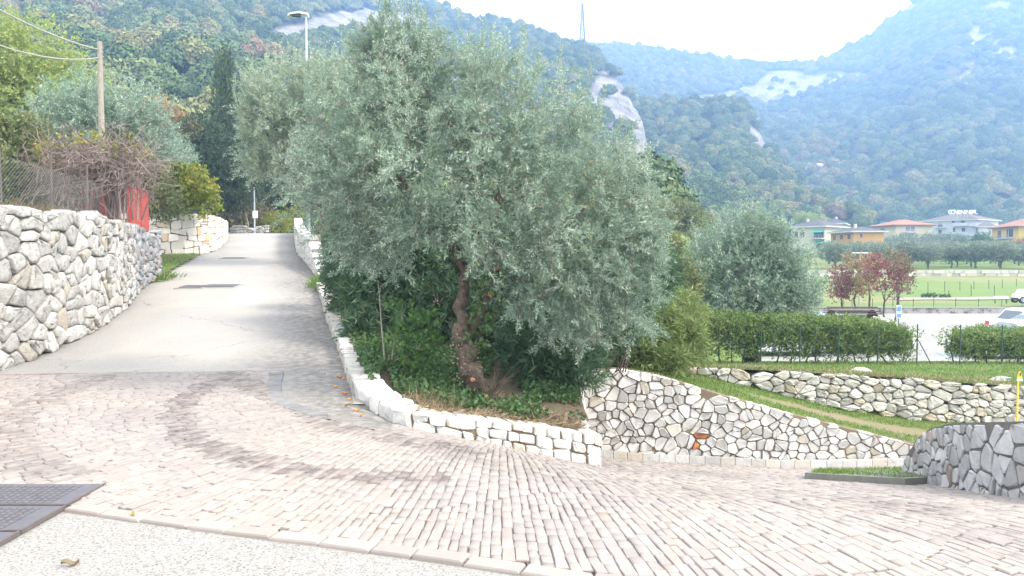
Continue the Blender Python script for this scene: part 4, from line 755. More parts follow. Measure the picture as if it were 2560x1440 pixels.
# vine on its pergola post
vp = thing('vine_pergola', Wp(442, 535, 28.6), 'yellow green grapevine on a dark wooden T post', 'vine'); rv = np.random.default_rng(67)
crown('foliage', [LB(*q) for q in ((425, 440, 28.6, 45, 25), (490, 470, 28.6, 45, 35), (515, 515, 28.6, 28, 28), (450, 500, 28.6, 40, 35), (400, 490, 28.8, 30, 30), (470, 430, 28.7, 40, 15))], M['l_vine'], vp, 700, (6, .3, .12, .11, .8), rv, droop=.3)
MB().box(Wp(442, 475, 28.5), (.13, .13, 1.75)).build('post', M['wood'], vp); MB().box(Wp(424, 437, 28.5), (.75, .1, .09)).build('crossbar', M['wood'], vp)
MB().tube([Wp(445, 540, 28.6), Wp(452, 500, 28.6), Wp(446, 450, 28.6)], [.03, .025, .02], 6).build('vine_stem', M['bark2'], vp)
# bare brown vine tangle above the wall
vt = thing('vine_tangle', Wp(240, 548, 16), 'dense tangle of bare brown vine stems on top of the boulder wall', 'vine'); rt_ = np.random.default_rng(68); b = MB()
def tang_c(): return Wp(rt_.uniform(100, 365), rt_.uniform(360, 470) + 0, 16 + rt_.normal() * .35)
for k in range(900):
    p = [tang_c()]; d = unit(rt_.normal(size=3) * [1, .6, .7])
    for j in range(5):
        d = unit(d + rt_.normal(size=3) * .55 + [0, 0, -.10]); p.append(p[-1] + d * rt_.uniform(.12, .26))
    b.tube(p, np.linspace(.007, .003, 6) * rt_.uniform(.6, 1.5), 3, False)
for k in range(50):
    x = rt_.choice([160, 215, 275, 290, 300, 285, 240, 330]) + rt_.normal() * 12; p0 = Wp(x, 550, 16 + rt_.normal() * .2); p1 = Wp(x + rt_.normal() * 18, 400, 16 + rt_.normal() * .2); b.tube([p0, (p0 + p1) / 2 + rt_.normal(size=3) * .06, p1], [.024 * rt_.uniform(.4, 1.1), .014, .008], 5, False)
b.build('stems', M['twig'], vt)
crown('foliage', [LB(*q) for q in ((250, 355, 16, 90, 18), (330, 385, 16, 40, 25), (130, 380, 16, 35, 22))], M['l_vine'], vt, 150, (4, .15, .07, .055, .8), rt_)
crown('dry_leaves', [LB(*q) for q in ((240, 420, 16, 120, 60),)], M['l_dry'], vt, 220, (3, .15, .06, .045, .8), rt_, depth=.8)

# hedges by the car park
def hedge(name, label, x0, x1, seed):
    r = np.random.default_rng(seed); t = thing(name, ((x0 + x1) / 2, 22.8, -1.6), label, 'hedge'); n = int((x1 - x0) * 1200); X = r.uniform(x0, x1, n); Y = 22.8 + np.clip(r.normal(size=n) * .35, -.6, .6); zt = np.interp(X, [5, 8.5, 10.2, 11.2, 11.95, 13.2, 13.4, 17.5], [-.12, -.2, -.32, -.42, -.75, -.85, -.64, -.68]) + .05 * nz(np.stack([X, Y, 0 * X], -1), 1.6); zb = np.array([lawnz(a, 22.8) for a in np.linspace(x0, x1, 40)]); zb = np.interp(X, np.linspace(x0, x1, 40), zb)
    q = r.uniform(0, 1, n) ** .6; P = np.stack([X, Y, zb + .1 + (zt - zb - .1) * q], -1); P[:, 0] += np.where((X > x1 - .7) | (X < x0 + .5), r.normal(size=n) * .12, 0); P = P[(nz(P, 2.3, 3) > -.7 + .75 * (q < .25) * (1 - q))[:]] if True else P
    V, F = twig_leaves(P, unit(r.normal(size=P.shape) + [0, -.5, .5]), 8, .2, .075, .034, .8, r); mk('foliage', V, F, M['l_hedge'], t); b = MB()
    for x in np.arange(x0 + .2, x1, .45):
        z = lawnz(x, 22.8); p = np.array([x + r.normal() * .1, 22.8 + r.normal() * .15, z - .05]); b.tube([p, p + [r.normal() * .1, 0, .5], p + [r.normal() * .25, 0, 1.1]], [.025, .018, .008], 5)
    b.build('stems', M['bark2'], t); return t
hedge('hedge', 'long leafy hedge under the round olive tree', 5.1, 11.9, 71); hedge('hedge', 'square clipped hedge at the right picture edge by the cars', 13.25, 17.5, 72)
# autumn trees around the car park edge
for k, (px, pyb, Y, lb, mm, lab) in enumerate(((2105, 772, 49, ((2105, 705, 49, 24, 38), (2095, 735, 49, 18, 20)), 'l_red', 'small crimson tree beside the noticeboard roof'), (2140, 770, 49, ((2150, 685, 49, 32, 45), (2140, 720, 49, 26, 30), (2128, 655, 49, 14, 16)), 'l_orange', 'orange yellow tree behind the lamp with two arms'), (2174, 770, 48, ((2178, 670, 48, 26, 36), (2170, 710, 48, 24, 30)), 'l_orange', 'slim amber tree between orange and red crowns'), (2210, 800, 45, ((2215, 690, 45, 40, 44), (2190, 665, 45, 26, 28), (2240, 715, 45, 22, 36)), 'l_red', 'largest dark red tree standing in the car park'), (2238, 798, 45.5, ((2245, 665, 45.5, 26, 36), (2260, 700, 45.5, 20, 34)), 'l_brown', 'thin yellow brown tree beside the blue parking sign'))):
    tree('autumn_tree', lab, 'tree', Wp(px, pyb, Y), [LB(*q) for q in lb], M[mm], 420, (7, .4, .15, .085, .8), 80 + k, 'bark2', .06, group='autumn trees by the car park', up=.5, gap=-.1, lump=.35, f=3)
# olive orchard: a few kinds, then copies
kinds = []
ra = np.random.default_rng(90)
def copy_tree(o, loc, label, rz, s):
    c = o.copy(); COL.objects.link(c); c.location = loc; c.rotation_euler[2] = rz; c.scale = (s, s, s); c['label'] = label; WL[c.name] = np.asarray(loc)
    for ch in o.children:
        d = ch.copy(); COL.objects.link(d); d.parent = c
    return c
spots = []
for row, Y in enumerate((104, 113, 124, 137, 152)):
    for x in np.arange(2075, 2620, 3.3 * FPX / Y):
        px = x + ra.normal() * 8 + (row % 2) * 30
        if 2070 < px < 2590: spots.append((px, Y + ra.normal() * 1.5, row))
words = ('first', 'second', 'third', 'fourth', 'fifth', 'sixth', 'seventh', 'eighth', 'ninth', 'tenth', 'eleventh', 'twelfth', 'thirteenth', 'fourteenth', 'fifteenth', 'sixteenth', 'seventeenth', 'eighteenth', 'nineteenth', 'twentieth')
rown = ('front', 'second', 'third', 'fourth', 'rearmost'); cnt = [0] * 6
for i, (px, Y, row) in enumerate(spots):
    X = (px - 1280) / FPX * Y; z = float(T(X, Y)); s = ra.uniform(.62, .82); lab = f'{words[min(cnt[row], 19)]} olive tree from the left in the {rown[row]} orchard row'; cnt[row] += 1
    if i < 3:
        s = 1.0
        base = np.array([X, Y, z]); lbs = [(base + np.array(c) * .75, np.array(a) * [.85, .85, .75]) for c, a in (((0, 0, 2.9), (2.2, 2, 1.2)), ((-1.2, .3, 2.4), (1.3, 1.3, 1.0)), ((1.3, -.2, 2.5), (1.2, 1.3, 1.0)), ((.3, .2, 3.5), (1.3, 1.2, .8)), ((ra.normal() * .6, -.6, 2.1), (1.4, 1.2, .8)))]
        kinds.append(tree('orchard_olive', lab, 'tree', base, lbs, M['l_olive_far'], 800, (7, .6, .24, .09, .8), 91 + i, r0=.13, group='olive trees of the orchard', up=.4))
    else: copy_tree(kinds[i % 3], (X, Y, z), lab, ra.uniform(0, 6.28), s / .75)
print('orchard', len(spots))
# ---------------------------------------------------------------- mountains and their woods
def ell(px, py, L):
    s = np.zeros_like(px)
    for cx_, cy_, rx, ry, an in L:
        ca, sa = math.cos(R(an)), math.sin(R(an)); dx, dy = px - cx_, py - cy_; a = (dx * ca + dy * sa) / rx; b_ = (-dx * sa + dy * ca) / ry; s = np.maximum(s, 1 - np.sqrt(a * a + b_ * b_))
    return s
def mountain(name, label, xs, foot, ridge, rock, nt, amp, dens, seed, scl, curve=.9):
    """foot and ridge: lists of (picture x, picture y, distance); the slope is swept between them and falls away behind the ridge"""
    f, r = np.array(foot, float), np.array(ridge, float); ts = np.r_[np.linspace(0, 1, nt), 1.04, 1.1]
    X, Tt = np.meshgrid(xs, ts, indexing='ij'); t = np.minimum(Tt, 1)
    fy, fY = np.interp(X, f[:, 0], f[:, 1]), np.interp(X, f[:, 0], f[:, 2]); ry, rY = np.interp(X, r[:, 0], r[:, 1]), np.interp(X, r[:, 0], r[:, 2])
    py = fy + (ry - fy) * t ** curve; Y = fY * (rY / fY) ** t; P = pw(X, py, Y)
    rk = ell(X + 14 * nz(P, .03, 1), py + 10 * nz(P, .045, 2), rock); rk = np.clip(rk * 3.5 + .55 * nz(P, .11, 3) * (rk > 0) - .1, 0, 1)
    nn = nz(P, .012, 1) * amp + nz(P, .035, 2) * amp * .4; P[..., 2] += nn * (.25 + .75 * np.sin(t * 3.14)) + 0
    P[..., 1] -= rk * (3.5 * np.abs(nz(P, .12, 4)) + 2.0 * np.abs(nz(P, .35, 5))) * (Y / 400); P[..., 2] += rk * 2.2 * nz(P, .3, 6) * (Y / 400)
    back = np.maximum(Tt - 1, 0); P[..., 1] += back * 600; P[..., 2] -= back * 500 + back ** 2 * 4000
    a, b_ = len(xs), len(ts); i = np.arange(a - 1)[:, None] * b_ + np.arange(b_ - 1)[None]; F = np.stack([i, i + b_, i + b_ + 1, i + 1], -1).reshape(-1, 4)
    V = P.reshape(-1, 3); dn = (dens * (1 - .965 * np.clip(rk * 2.2, 0, 1))).ravel()
    o = mk(name, V, F, M['terrain'], None, True, {'rock': np.clip(rk * 1.8, 0, 1).ravel()}, True); tag(o, label, None, None, 'structure')
    w_ = mk('woods', V, F, None, None, False, {'dens': dn}, True); forest_mod(w_, seed, scl); return o, w_
protos = bpy.data.collections.new('crown kinds')
pr_ = np.random.default_rng(77)
for k in range(5):
    n = 1500; d = pr_.normal(size=(n, 3)); d /= np.linalg.norm(d, axis=1, keepdims=True); d[:, 2] = np.abs(d[:, 2]) * 1.0 - .25
    rad = .5 * (1 + .32 * nz(d, 3.2, k)) * pr_.uniform(.72, 1.0, n); el = (1, 1, (.9, 1.1, 1.35, .8, 1.0)[k]); C = d * rad[:, None] * el + [0, 0, .42 * el[2]]
    u = pr_.normal(size=(n, 3)); u -= (u * d).sum(1, keepdims=True) * d * .55; u /= np.linalg.norm(u, axis=1, keepdims=True); v = np.cross(d, u); v /= np.linalg.norm(v, axis=1, keepdims=True) + 1e-6
    s = pr_.uniform(.020, .046, n)[:, None]; V = np.stack([C - u * s - v * s * .6, C + u * s - v * s * .4, C + u * s * .7 + v * s * .7, C - u * s * .6 + v * s * .8], 1).reshape(-1, 3)
    # darker heart so that the crowns are not see-through
    o = mk('crown_kind', V, np.arange(4 * n).reshape(-1, 4), M['forest'], None, False, None, True); COL.objects.unlink(o); protos.objects.link(o)
def forest_mod(o, seed, scl):
    ng = bpy.data.node_groups.new('woods', 'GeometryNodeTree'); ng.interface.new_socket('Geometry', in_out='INPUT', socket_type='NodeSocketGeometry'); ng.interface.new_socket('Geometry', in_out='OUTPUT', socket_type='NodeSocketGeometry')
    N, L = ng.nodes.new, ng.links.new; gi, go = N('NodeGroupInput'), N('NodeGroupOutput')
    dp = N('GeometryNodeDistributePointsOnFaces'); dp.distribute_method = 'RANDOM'; dp.inputs['Seed'].default_value = seed
    na = N('GeometryNodeInputNamedAttribute'); na.data_type = 'FLOAT'; na.inputs['Name'].default_value = 'dens'
    ip = N('GeometryNodeInstanceOnPoints'); ci = N('GeometryNodeCollectionInfo'); ci.inputs['Collection'].default_value = protos; ci.inputs['Separate Children'].default_value = True; ci.inputs['Reset Children'].default_value = True
    ip.inputs['Pick Instance'].default_value = True
    rr = N('FunctionNodeRandomValue'); rr.data_type = 'FLOAT_VECTOR'; rr.inputs[0].default_value = (-.1, -.1, 0); rr.inputs[1].default_value = (.1, .1, 6.28)
    rs = N('FunctionNodeRandomValue'); rs.data_type = 'FLOAT'; rs.inputs[2].default_value = scl[0]; rs.inputs[3].default_value = scl[1]; rs.inputs['Seed'].default_value = 3
    L(gi.outputs[0], dp.inputs['Mesh']); L(na.outputs[0], dp.inputs['Density']); L(dp.outputs['Points'], ip.inputs['Points']); L(ci.outputs[0], ip.inputs['Instance'])
    L(rr.outputs[0], ip.inputs['Rotation']); L(rs.outputs[1], ip.inputs['Scale']); L(ip.outputs[0], go.inputs[0])
    md = o.modifiers.new('woods', 'NODES'); md.node_group = ng; o['kind'] = 'stuff'
m1, w1 = mountain('mountain', 'wooded mountainside with pale cliffs rising behind the olive tree', np.r_[np.linspace(-700, 600, 90), np.linspace(612, 1960, 180)],
    [(-700, 560, 70), (0, 560, 72), (600, 560, 80), (1000, 560, 100), (1400, 600, 150), (1700, 610, 170), (1960, 600, 230)],
    [(-700, -320, 500), (0, -300, 540), (500, -200, 590), (800, -70, 620), (960, -8, 620), (1100, 22, 600), (1180, 58, 580), (1300, 72, 540), (1380, 104, 520), (1480, 140, 480), (1540, 195, 440), (1572, 250, 400), (1606, 300, 370), (1612, 340, 360), (1622, 405, 340), (1645, 432, 330), (1700, 452, 310), (1760, 480, 300), (1850, 535, 280), (1960, 585, 260)],
    [(760, 86, 110, 34, -6), (860, 64, 120, 44, -10), (970, 56, 130, 36, 0), (1535, 208, 44, 60, 40), (1570, 295, 66, 90, 0), (1602, 380, 50, 76, 0), (1500, 262, 50, 40, 20)], 90, 7, .036, 1, (5.5, 9.5))
tag(w1, 'autumn tinted woods covering the near mountainside', 'woods')
m2, w2 = mountain('hill', 'lower wooded spur with a rocky ridge in front of the high mountain', np.linspace(1480, 2180, 100),
    [(1480, 600, 230), (1700, 600, 240), (2180, 590, 270)], [(1480, 270, 470), (1640, 262, 470), (1780, 256, 470), (1856, 268, 460), (1905, 345, 430), (1955, 415, 400), (2035, 495, 350), (2110, 545, 310), (2180, 570, 290)],
    [(1885, 350, 42, 26, 55), (1870, 395, 30, 14, 40), (2010, 490, 26, 34, 0), (1990, 478, 14, 14, 0)], 60, 6, .040, 2, (5, 8.5))
tag(w2, 'mixed green and ochre woods on the lower spur', 'woods')
m3, w3 = mountain('high_mountain', 'high misty mountain flank with a band of white cliffs', np.linspace(1250, 3000, 190),
    [(1250, 610, 330), (2100, 607, 330), (2400, 607, 340), (3000, 607, 350)], [(1250, 110, 980), (1480, 120, 980), (1620, 124, 990), (1750, 142, 990), (1900, 166, 960), (2050, 160, 960), (2180, 95, 990), (2280, 10, 1000), (2380, -60, 1010), (2560, -100, 1010), (3000, -110, 1010)],
    [(1800, 242, 90, 22, -8), (1880, 226, 90, 28, -10), (1955, 212, 70, 42, 0), (2055, 205, 130, 30, -6), (2440, 105, 34, 46, 30), (2505, 140, 44, 36, 40), (2425, 195, 34, 20, -40), (2250, 20, 60, 24, 0), (2480, 20, 70, 16, 0)], 110, 12, .026, 3, (6.5, 11))
tag(w3, 'blue hazy woods on the high mountain flank', 'woods')
gx_, gy_ = np.meshgrid(np.linspace(-10, 17, 28), np.linspace(66, 118, 40), indexing='ij'); ii_ = np.arange(27)[:, None] * 40 + np.arange(39)[None]
nw = mk('woods', np.stack([gx_, gy_, T(gx_, gy_) - .3], -1).reshape(-1, 3), np.stack([ii_, ii_ + 40, ii_ + 41, ii_ + 1], -1).reshape(-1, 4), None, None, False, {'dens': np.full(1120, .05)}, True); forest_mod(nw, 9, (4, 7)); tag(nw, 'woodland between the lane and the mountain foot behind the olive', 'woods')
# small white house on the slope
# ---------------------------------------------------------------- haze
hz = MB().box((150, 580, 198), (3000, 1360, 412)).build('haze', None)
m, N, L = nodes('haze air'); oo = N('ShaderNodeOutputMaterial'); pv = N('ShaderNodeVolumePrincipled')
pv.inputs['Color'].default_value = (.33, .53, .92, 1); pv.inputs['Density'].default_value = .0009; pv.inputs['Absorption Color'].default_value = (.05, .05, .05, 1); pv.inputs['Anisotropy'].default_value = .2
L(pv.outputs[0], oo.inputs['Volume']); hz.data.materials.append(m); tag(hz, 'thin bluish haze in the valley air', 'haze', None, 'stuff')
# ---------------------------------------------------------------- houses across the valley
def col(n, c, **k): return surf(n, c, tuple(x * .9 for x in c), .6, .85, None, spots=(.5, .62, .8, tuple(x * .75 for x in c)), **k)
WALLS = {'cream': col('cream render', (.50, .45, .32)), 'pale': col('pale green render', (.46, .47, .35)), 'orange': col('ochre render', (.50, .30, .10)), 'white': col('white render', (.47, .48, .49)), 'yellow': col('yellow render', (.56, .39, .09)), 'brick': col('pinkish brick', (.38, .25, .19))}
ROOFS = {'slate': surf('grey roof tiles', (.085, .085, .095), (.06, .06, .068), 1.2, .8, (3, .6, .05)), 'terra': surf('terracotta roof tiles', (.31, .15, .095), (.24, .115, .075), .9, .85, (3, .6, .05), spots=(.8, .6, .75, (.33, .21, .15))), 'brown': surf('grey brown roof tiles', (.14, .12, .11), (.105, .09, .085), .9, .85, (3, .6, .05))}
M['shutter'] = plain('brown shutters', (.15, .085, .06), .7); M['trim'] = plain('pale trim', (.5, .48, .45), .7); M['awning'] = plain('turquoise awning', (.05, .42, .36), .7); M['soffit'] = plain('brown eave boards', (.17, .10, .07), .8)
def house(name, label, c0, c1, depth, eave, base, ridge, wall, roof, wins=(), over=.7, extra=None, fascia='trim', chim=()):
    """c0, c1: (picture x, distance) of the front corners; depth runs away from the front; openings are given on face f or r"""
    A = Wp(c0[0], eave, c0[1]); B = Wp(c1[0], eave, c1[1]); ze = B[2]; zb = Wp(c1[0], base, c1[1])[2] - 1.5; zr = Wp(c1[0], ridge, c1[1] + depth * .4)[2]
    A2, B2 = A[:2], B[:2]; t = unit(B2 - A2); nn = np.array([-t[1], t[0]]); nn = nn if nn[1] > 0 or abs(nn[1]) < .25 and nn[0] > 0 else -nn
    C2, D2 = B2 + nn * depth, A2 + nn * depth; h = thing(name, (*((A2 + C2) / 2), zb), label, 'house' if 'hotel' not in name else 'hotel'); MB().prism([A2, B2, C2, D2], zb, ze - .02).build('wall', WALLS[wall], h)
    o = over; E = [A2 - t * o - nn * o, B2 + t * o - nn * o, C2 + t * o + nn * o, D2 - t * o + nn * o]; w_ = np.linalg.norm(B2 - A2) + 2 * o; d_ = depth + 2 * o; ins = min(w_, d_) / 2
    m1_, m2_ = (E[0] + E[3]) / 2, (E[1] + E[2]) / 2
    if w_ >= d_: r1, r2 = m1_ + t * ins, m2_ - t * ins
    else:
        m1_, m2_ = (E[0] + E[1]) / 2, (E[3] + E[2]) / 2; r1, r2 = m1_ + nn * ins, m2_ - nn * ins
    V = [(*e, ze + .14) for e in E] + [(*r1, zr), (*r2, zr)]; Fq = [(0, 1, 5, 4), (1, 2, 5), (2, 3, 4, 5), (3, 0, 4)] if w_ >= d_ else [(0, 1, 4), (1, 2, 5, 4), (2, 3, 5), (3, 0, 4, 5)]
    rf = mk('roof', V, Fq + [(3, 2, 1, 0)], ROOFS[roof], h); MB().prism(E, ze - .12, ze + .135).build('fascia', M[fascia], rf)
    for cxp, cz in chim:
        p = A2 + (B2 - A2) * cxp + nn * depth * .3; MB().box((*p, ze + (zr - ze) * .5 + .6), (.5, .5, 1.0)).build('chimney', M['trim'], rf)
    def onface(px, py, face):
        if face == 'f': a, e, q0, q1 = A2, B2, c0, c1
        else: a, e = B2, C2
        x0, x1 = 1280 + FPX * a[0] / a[1], 1280 + FPX * e[0] / e[1]; k = (px - x0) / (x1 - x0); s = k / a[1] ** -1 / (k / a[1] ** -1 + (1 - k) / e[1] ** -1) if False else (k * a[1]) / (k * a[1] + (1 - k) * e[1])
        p = a + (e - a) * s; return p, pw(px, py, p[1])[2], unit(e - a)
    for wd in wins:
        pa, pb, ya, yb, kind, face = wd; p, z1, tt = onface(pa, ya, face); q, _, _ = onface(pb, ya, face); _, z0, _ = onface(pa, yb, face); on = np.array([tt[1], -tt[0]]); ln = np.linalg.norm(q - p); c = (p + q) / 2; an = math.atan2(tt[1], tt[0])
        if kind == 'balcony':
            bo = MB().box((*(c + on * .6), z0 + .1), (ln, 1.3, .2), an).build('balcony', M['trim'], h); b = MB(); b.box((*(c + on * 1.2), z1), (ln, .06, .06), an)
            for s in np.linspace(-.5, .5, max(4, int(ln / .5))): b.box((*(c + on * 1.2 + tt * ln * s), (z0 + .2 + z1) / 2), (.05, .04, z1 - z0 - .2), an)
            b.build('railing', M['white'] if wall == 'white' else M['galv'], bo); continue
        if kind == 'solidbalcony':
            bo = MB().box((*(c + on * .6), z0 + .1), (ln, 1.3, .2), an).build('balcony', WALLS['white'], h); MB().box((*(c + on * 1.2), (z0 + .2 + z1) / 2), (ln, .1, z1 - z0 - .2), an).build('parapet', WALLS['white'], bo); continue
        if kind == 'awning':
            b = MB(); b.add([(*(p + on * .05), z1), (*(q + on * .05), z1), (*(q + on * 1.2), z0), (*(p + on * 1.2), z0), (*(p + on * .05), z1 - .06), (*(q + on * .05), z1 - .06), (*(q + on * 1.2), z0 - .06), (*(p + on * 1.2), z0 - .06)], [(0, 1, 2, 3), (7, 6, 5, 4), (3, 2, 6, 7), (0, 3, 7, 4), (1, 0, 4, 5), (2, 1, 5, 6)]); b.build('awning', M['awning'], h); continue
        f_ = MB().box((*(c + on * .03), (z0 + z1) / 2), (ln + .22, .1, z1 - z0 + .22), an).build('window', M['trim'], h)
        if kind == 'shut':
            for s in (-1, 1): MB().box((*(c + on * .12 + tt * s * ln * .25), (z0 + z1) / 2), (ln * .49, .08, z1 - z0), an).build('shutter', M['shutter'], f_)
        else:
            MB().box((*(c + on * .10), (z0 + z1) / 2), (ln, .06, z1 - z0), an).build('pane', M['glass'], f_)
            if kind == 'open':
                for s in (-1, 1): MB().box((*(c + on * .12 + tt * s * ln * .72), (z0 + z1) / 2), (ln * .42, .08, z1 - z0), an).build('shutter', M['shutter'], f_)
    return h
house('hill_house', 'small brick house under the cypresses at the wood edge', (1940, 260), (1990, 262), 7, 539, 572, 533, 'brick', 'terra', [(1950, 1956, 547, 552, 'glass', 'f'), (1965, 1970, 546, 550, 'glass', 'f'), (1978, 1983, 546, 551, 'glass', 'f')])
house('apartment_house', 'pale green apartment house with turquoise awnings and dark roof', (1978, 172), (2062, 166), 10, 566, 650, 549, 'pale', 'slate', [(2034, 2058, 580, 594, 'glass', 'f'), (2033, 2058, 575, 581, 'awning', 'f'), (2030, 2060, 588, 598, 'balcony', 'f'), (2040, 2060, 603, 608, 'awning', 'f'), (2040, 2058, 608, 622, 'glass', 'f'), (2000, 2010, 580, 592, 'glass', 'f'), (1986, 1994, 580, 592, 'shut', 'f')], chim=((.3, 0),))
house('rear_house', 'cream house with flat grey hip roof behind the apartment house', (2062, 186), (2108, 184), 10, 559, 640, 546, 'cream', 'slate', [(2066, 2071, 570, 576, 'shut', 'f'), (2084, 2092, 568, 574, 'shut', 'f')], chim=((.55, 0),))
house('ochre_house', 'ochre house with brown shutters and slate hip roof', (2077, 163), (2134, 152), 6, 579, 640, 566, 'orange', 'slate', [(2083, 2089, 589, 601, 'shut', 'f'), (2100, 2107, 587, 599, 'shut', 'f'), (2119, 2126, 585, 597, 'shut', 'f'), (2147, 2154, 584, 594, 'shut', 'r')], chim=((.7, 0),))
house('cream_house', 'cream house with terracotta roof and wide upper window', (2178, 198), (2240, 186), 9, 563, 640, 548, 'cream', 'terra', [(2200, 2210, 572, 580, 'shut', 'f'), (2262, 2272, 566, 577, 'glass', 'r'), (2274, 2284, 566, 577, 'glass', 'r'), (2258, 2290, 574, 582, 'balcony', 'r')], fascia='soffit')
ht = house('hotel', 'white hotel with balconies and grey hip roof', (2306, 250), (2442, 236), 14, 549, 640, 531, 'white', 'brown', [(2336, 2364, 562, 570, 'balcony', 'f'), (2342, 2354, 560, 569, 'glass', 'f'), (2344, 2352, 575, 586, 'glass', 'f'), (2377, 2384, 549, 557, 'glass', 'f'), (2380, 2386, 569, 581, 'glass', 'f'), (2400, 2410, 551, 559, 'glass', 'f'), (2402, 2411, 570, 580, 'glass', 'f'), (2404, 2412, 593, 601, 'glass', 'f'), (2384, 2420, 558, 566, 'solidbalcony', 'f'), (2384, 2420, 580, 589, 'solidbalcony', 'f'), (2424, 2440, 560, 566, 'solidbalcony', 'f'), (2424, 2440, 583, 590, 'solidbalcony', 'f')])
house('annex_house', 'low white annex with dark roofs beside the hotel', (2446, 232), (2486, 230), 8, 566, 640, 552, 'white', 'brown', [(2452, 2462, 575, 581, 'balcony', 'f'), (2470, 2474, 576, 585, 'glass', 'f')])
house('yellow_house', 'yellow house with orange roof at the right picture edge', (2480, 186), (2547, 173), 9, 566, 660, 545, 'yellow', 'terra', [(2493, 2501, 576, 595, 'shut', 'f'), (2515, 2519, 574, 593, 'shut', 'f'), (2521, 2531, 573, 592, 'glass', 'f'), (2490, 2533, 590, 598, 'balcony', 'f'), (2494, 2503, 602, 614, 'open', 'f'), (2521, 2528, 599, 611, 'shut', 'f'), (2557, 2566, 571, 582, 'shut', 'r')], fascia='soffit', chim=((.8, 0),))
for p in ((2365, 2395, 366, 380, 465), (2046, 2056, 410, 414, 450)):
    a = Wp(p[0], p[3], p[4]); c = Wp(p[1], p[2], p[4]); b = MB(); hh = thing('slope_house', ((a[0] + c[0]) / 2, p[4], a[2]), 'tiny white house alone high on the wooded slope' if p[0] > 2300 else 'tiny pale hut among trees of the high slope', 'house')
    MB().box(((a[0] + c[0]) / 2, p[4] + 2, (a[2] + c[2]) / 2 - .8), (c[0] - a[0], 5, c[2] - a[2])).build('wall', WALLS['white'], hh)
    x0, x1, z = a[0] - .4, c[0] + .4, c[2] - .8; mk('roof', [(x0, p[4] - 1, z), (x1, p[4] - 1, z), (x1, p[4] + 5, z), (x0, p[4] + 5, z), (x0, p[4] + 2, z + 1.4), (x1, p[4] + 2, z + 1.4)], [(0, 1, 5, 4), (2, 3, 4, 5), (1, 2, 5), (3, 0, 4), (3, 2, 1, 0)], WALLS['white'], hh)
# rooftop lettering, one piece per letter
a = Wp(2372, 536, 238); rsn = thing('rooftop_sign', a, 'big white capital letters standing on the hotel roof', 'sign'); wid = 70.5 / FPX * 238; hgt = 10.5 / FPX * 238; x = 0; txt = 'CONTINENTAL'; adv = {'C': 1.05, 'O': 1.15, 'N': 1.1, 'T': .92, 'I': .5, 'E': .95, 'A': 1.02, 'L': .9}; tot = sum(adv[c] for c in txt)
for ch in txt:
    cu = bpy.data.curves.new('letter', 'FONT'); cu.body = ch; cu.size = hgt * 1.42; cu.extrude = .12; cu.offset = .03; cu.align_x = 'CENTER'; o = bpy.data.objects.new('letter', cu); me = bpy.data.meshes.new_from_object(o); bpy.data.objects.remove(o)
    me.materials.clear(); me.materials.append(M['white']); lo = bpy.data.objects.new('letter', me); COL.objects.link(lo); lo.rotation_euler = (math.pi / 2, 0, 0); wch = adv[ch] / tot * wid; place(lo, (a[0] + x + wch / 2, a[1], a[2] + .1), rsn); x += wch
b = MB()
for k in range(8): b.tube([(a[0] + wid * (k + .5) / 8, a[1] + .3, a[2] - 1.6), (a[0] + wid * (k + .5) / 8, a[1] + .3, a[2] + hgt)], .05, 4)
b.box((a[0] + wid / 2, a[1] + .3, a[2] + .1), (wid, .08, .08)); b.box((a[0] + wid / 2, a[1] + .3, a[2] + hgt * .8), (wid, .08, .08)); b.build('frame', M['galv'], rsn)
# trees among the houses
def far_tree(lab, px, pyb, Y, lb, mm, seed, n=420, leaf=(6, 1.0, .42, .2, .8), nm='leafy_tree', **k): tree(nm, lab, 'tree', Wp(px, pyb, Y), [LB(*q) for q in lb], M[mm], n, leaf, seed, 'bark2', .2, **k)
far_tree('light green umbrella shaped tree behind the apartment roofs', 2012, 575, 230, ((2012, 543, 230, 26, 10), (2000, 549, 230, 18, 8), (2030, 549, 230, 16, 8)), 'l_locust', 120)
far_tree('bright green tree beside the yellow house', 2455, 640, 165, ((2455, 605, 165, 20, 16), (2468, 612, 165, 14, 12)), 'l_green', 121)
far_tree('orange shrub in front of the yellow house', 2545, 640, 150, ((2545, 616, 150, 22, 10), (2562, 612, 150, 14, 9)), 'l_orange', 122)
far_tree('green tree clump below the cream house', 2205, 640, 176, ((2200, 612, 176, 40, 14), (2260, 604, 178, 40, 14), (2310, 603, 180, 36, 14)), 'l_olive_far', 123, 900)
far_tree('rounded tree clump in front of the hotel', 2390, 640, 185, ((2380, 600, 185, 40, 12), (2340, 602, 186, 30, 12), (2425, 612, 184, 26, 12)), 'l_olive_far', 124, 900)
for px, top, Y, lab in ((1973, 508, 285, 'shorter of the two far cypresses by the brick house'), (1986, 478, 290, 'taller of the two far cypresses by the brick house')):
    far_tree(lab, px, 560, Y, ((px, (top + 540) / 2, Y, 5, (540 - top) / 2), (px, 530, Y, 6, 22)), 'l_cypress', px, 700, (6, .9, .4, .2, .3), 'cypress_tree', up=1.6, out=.3)

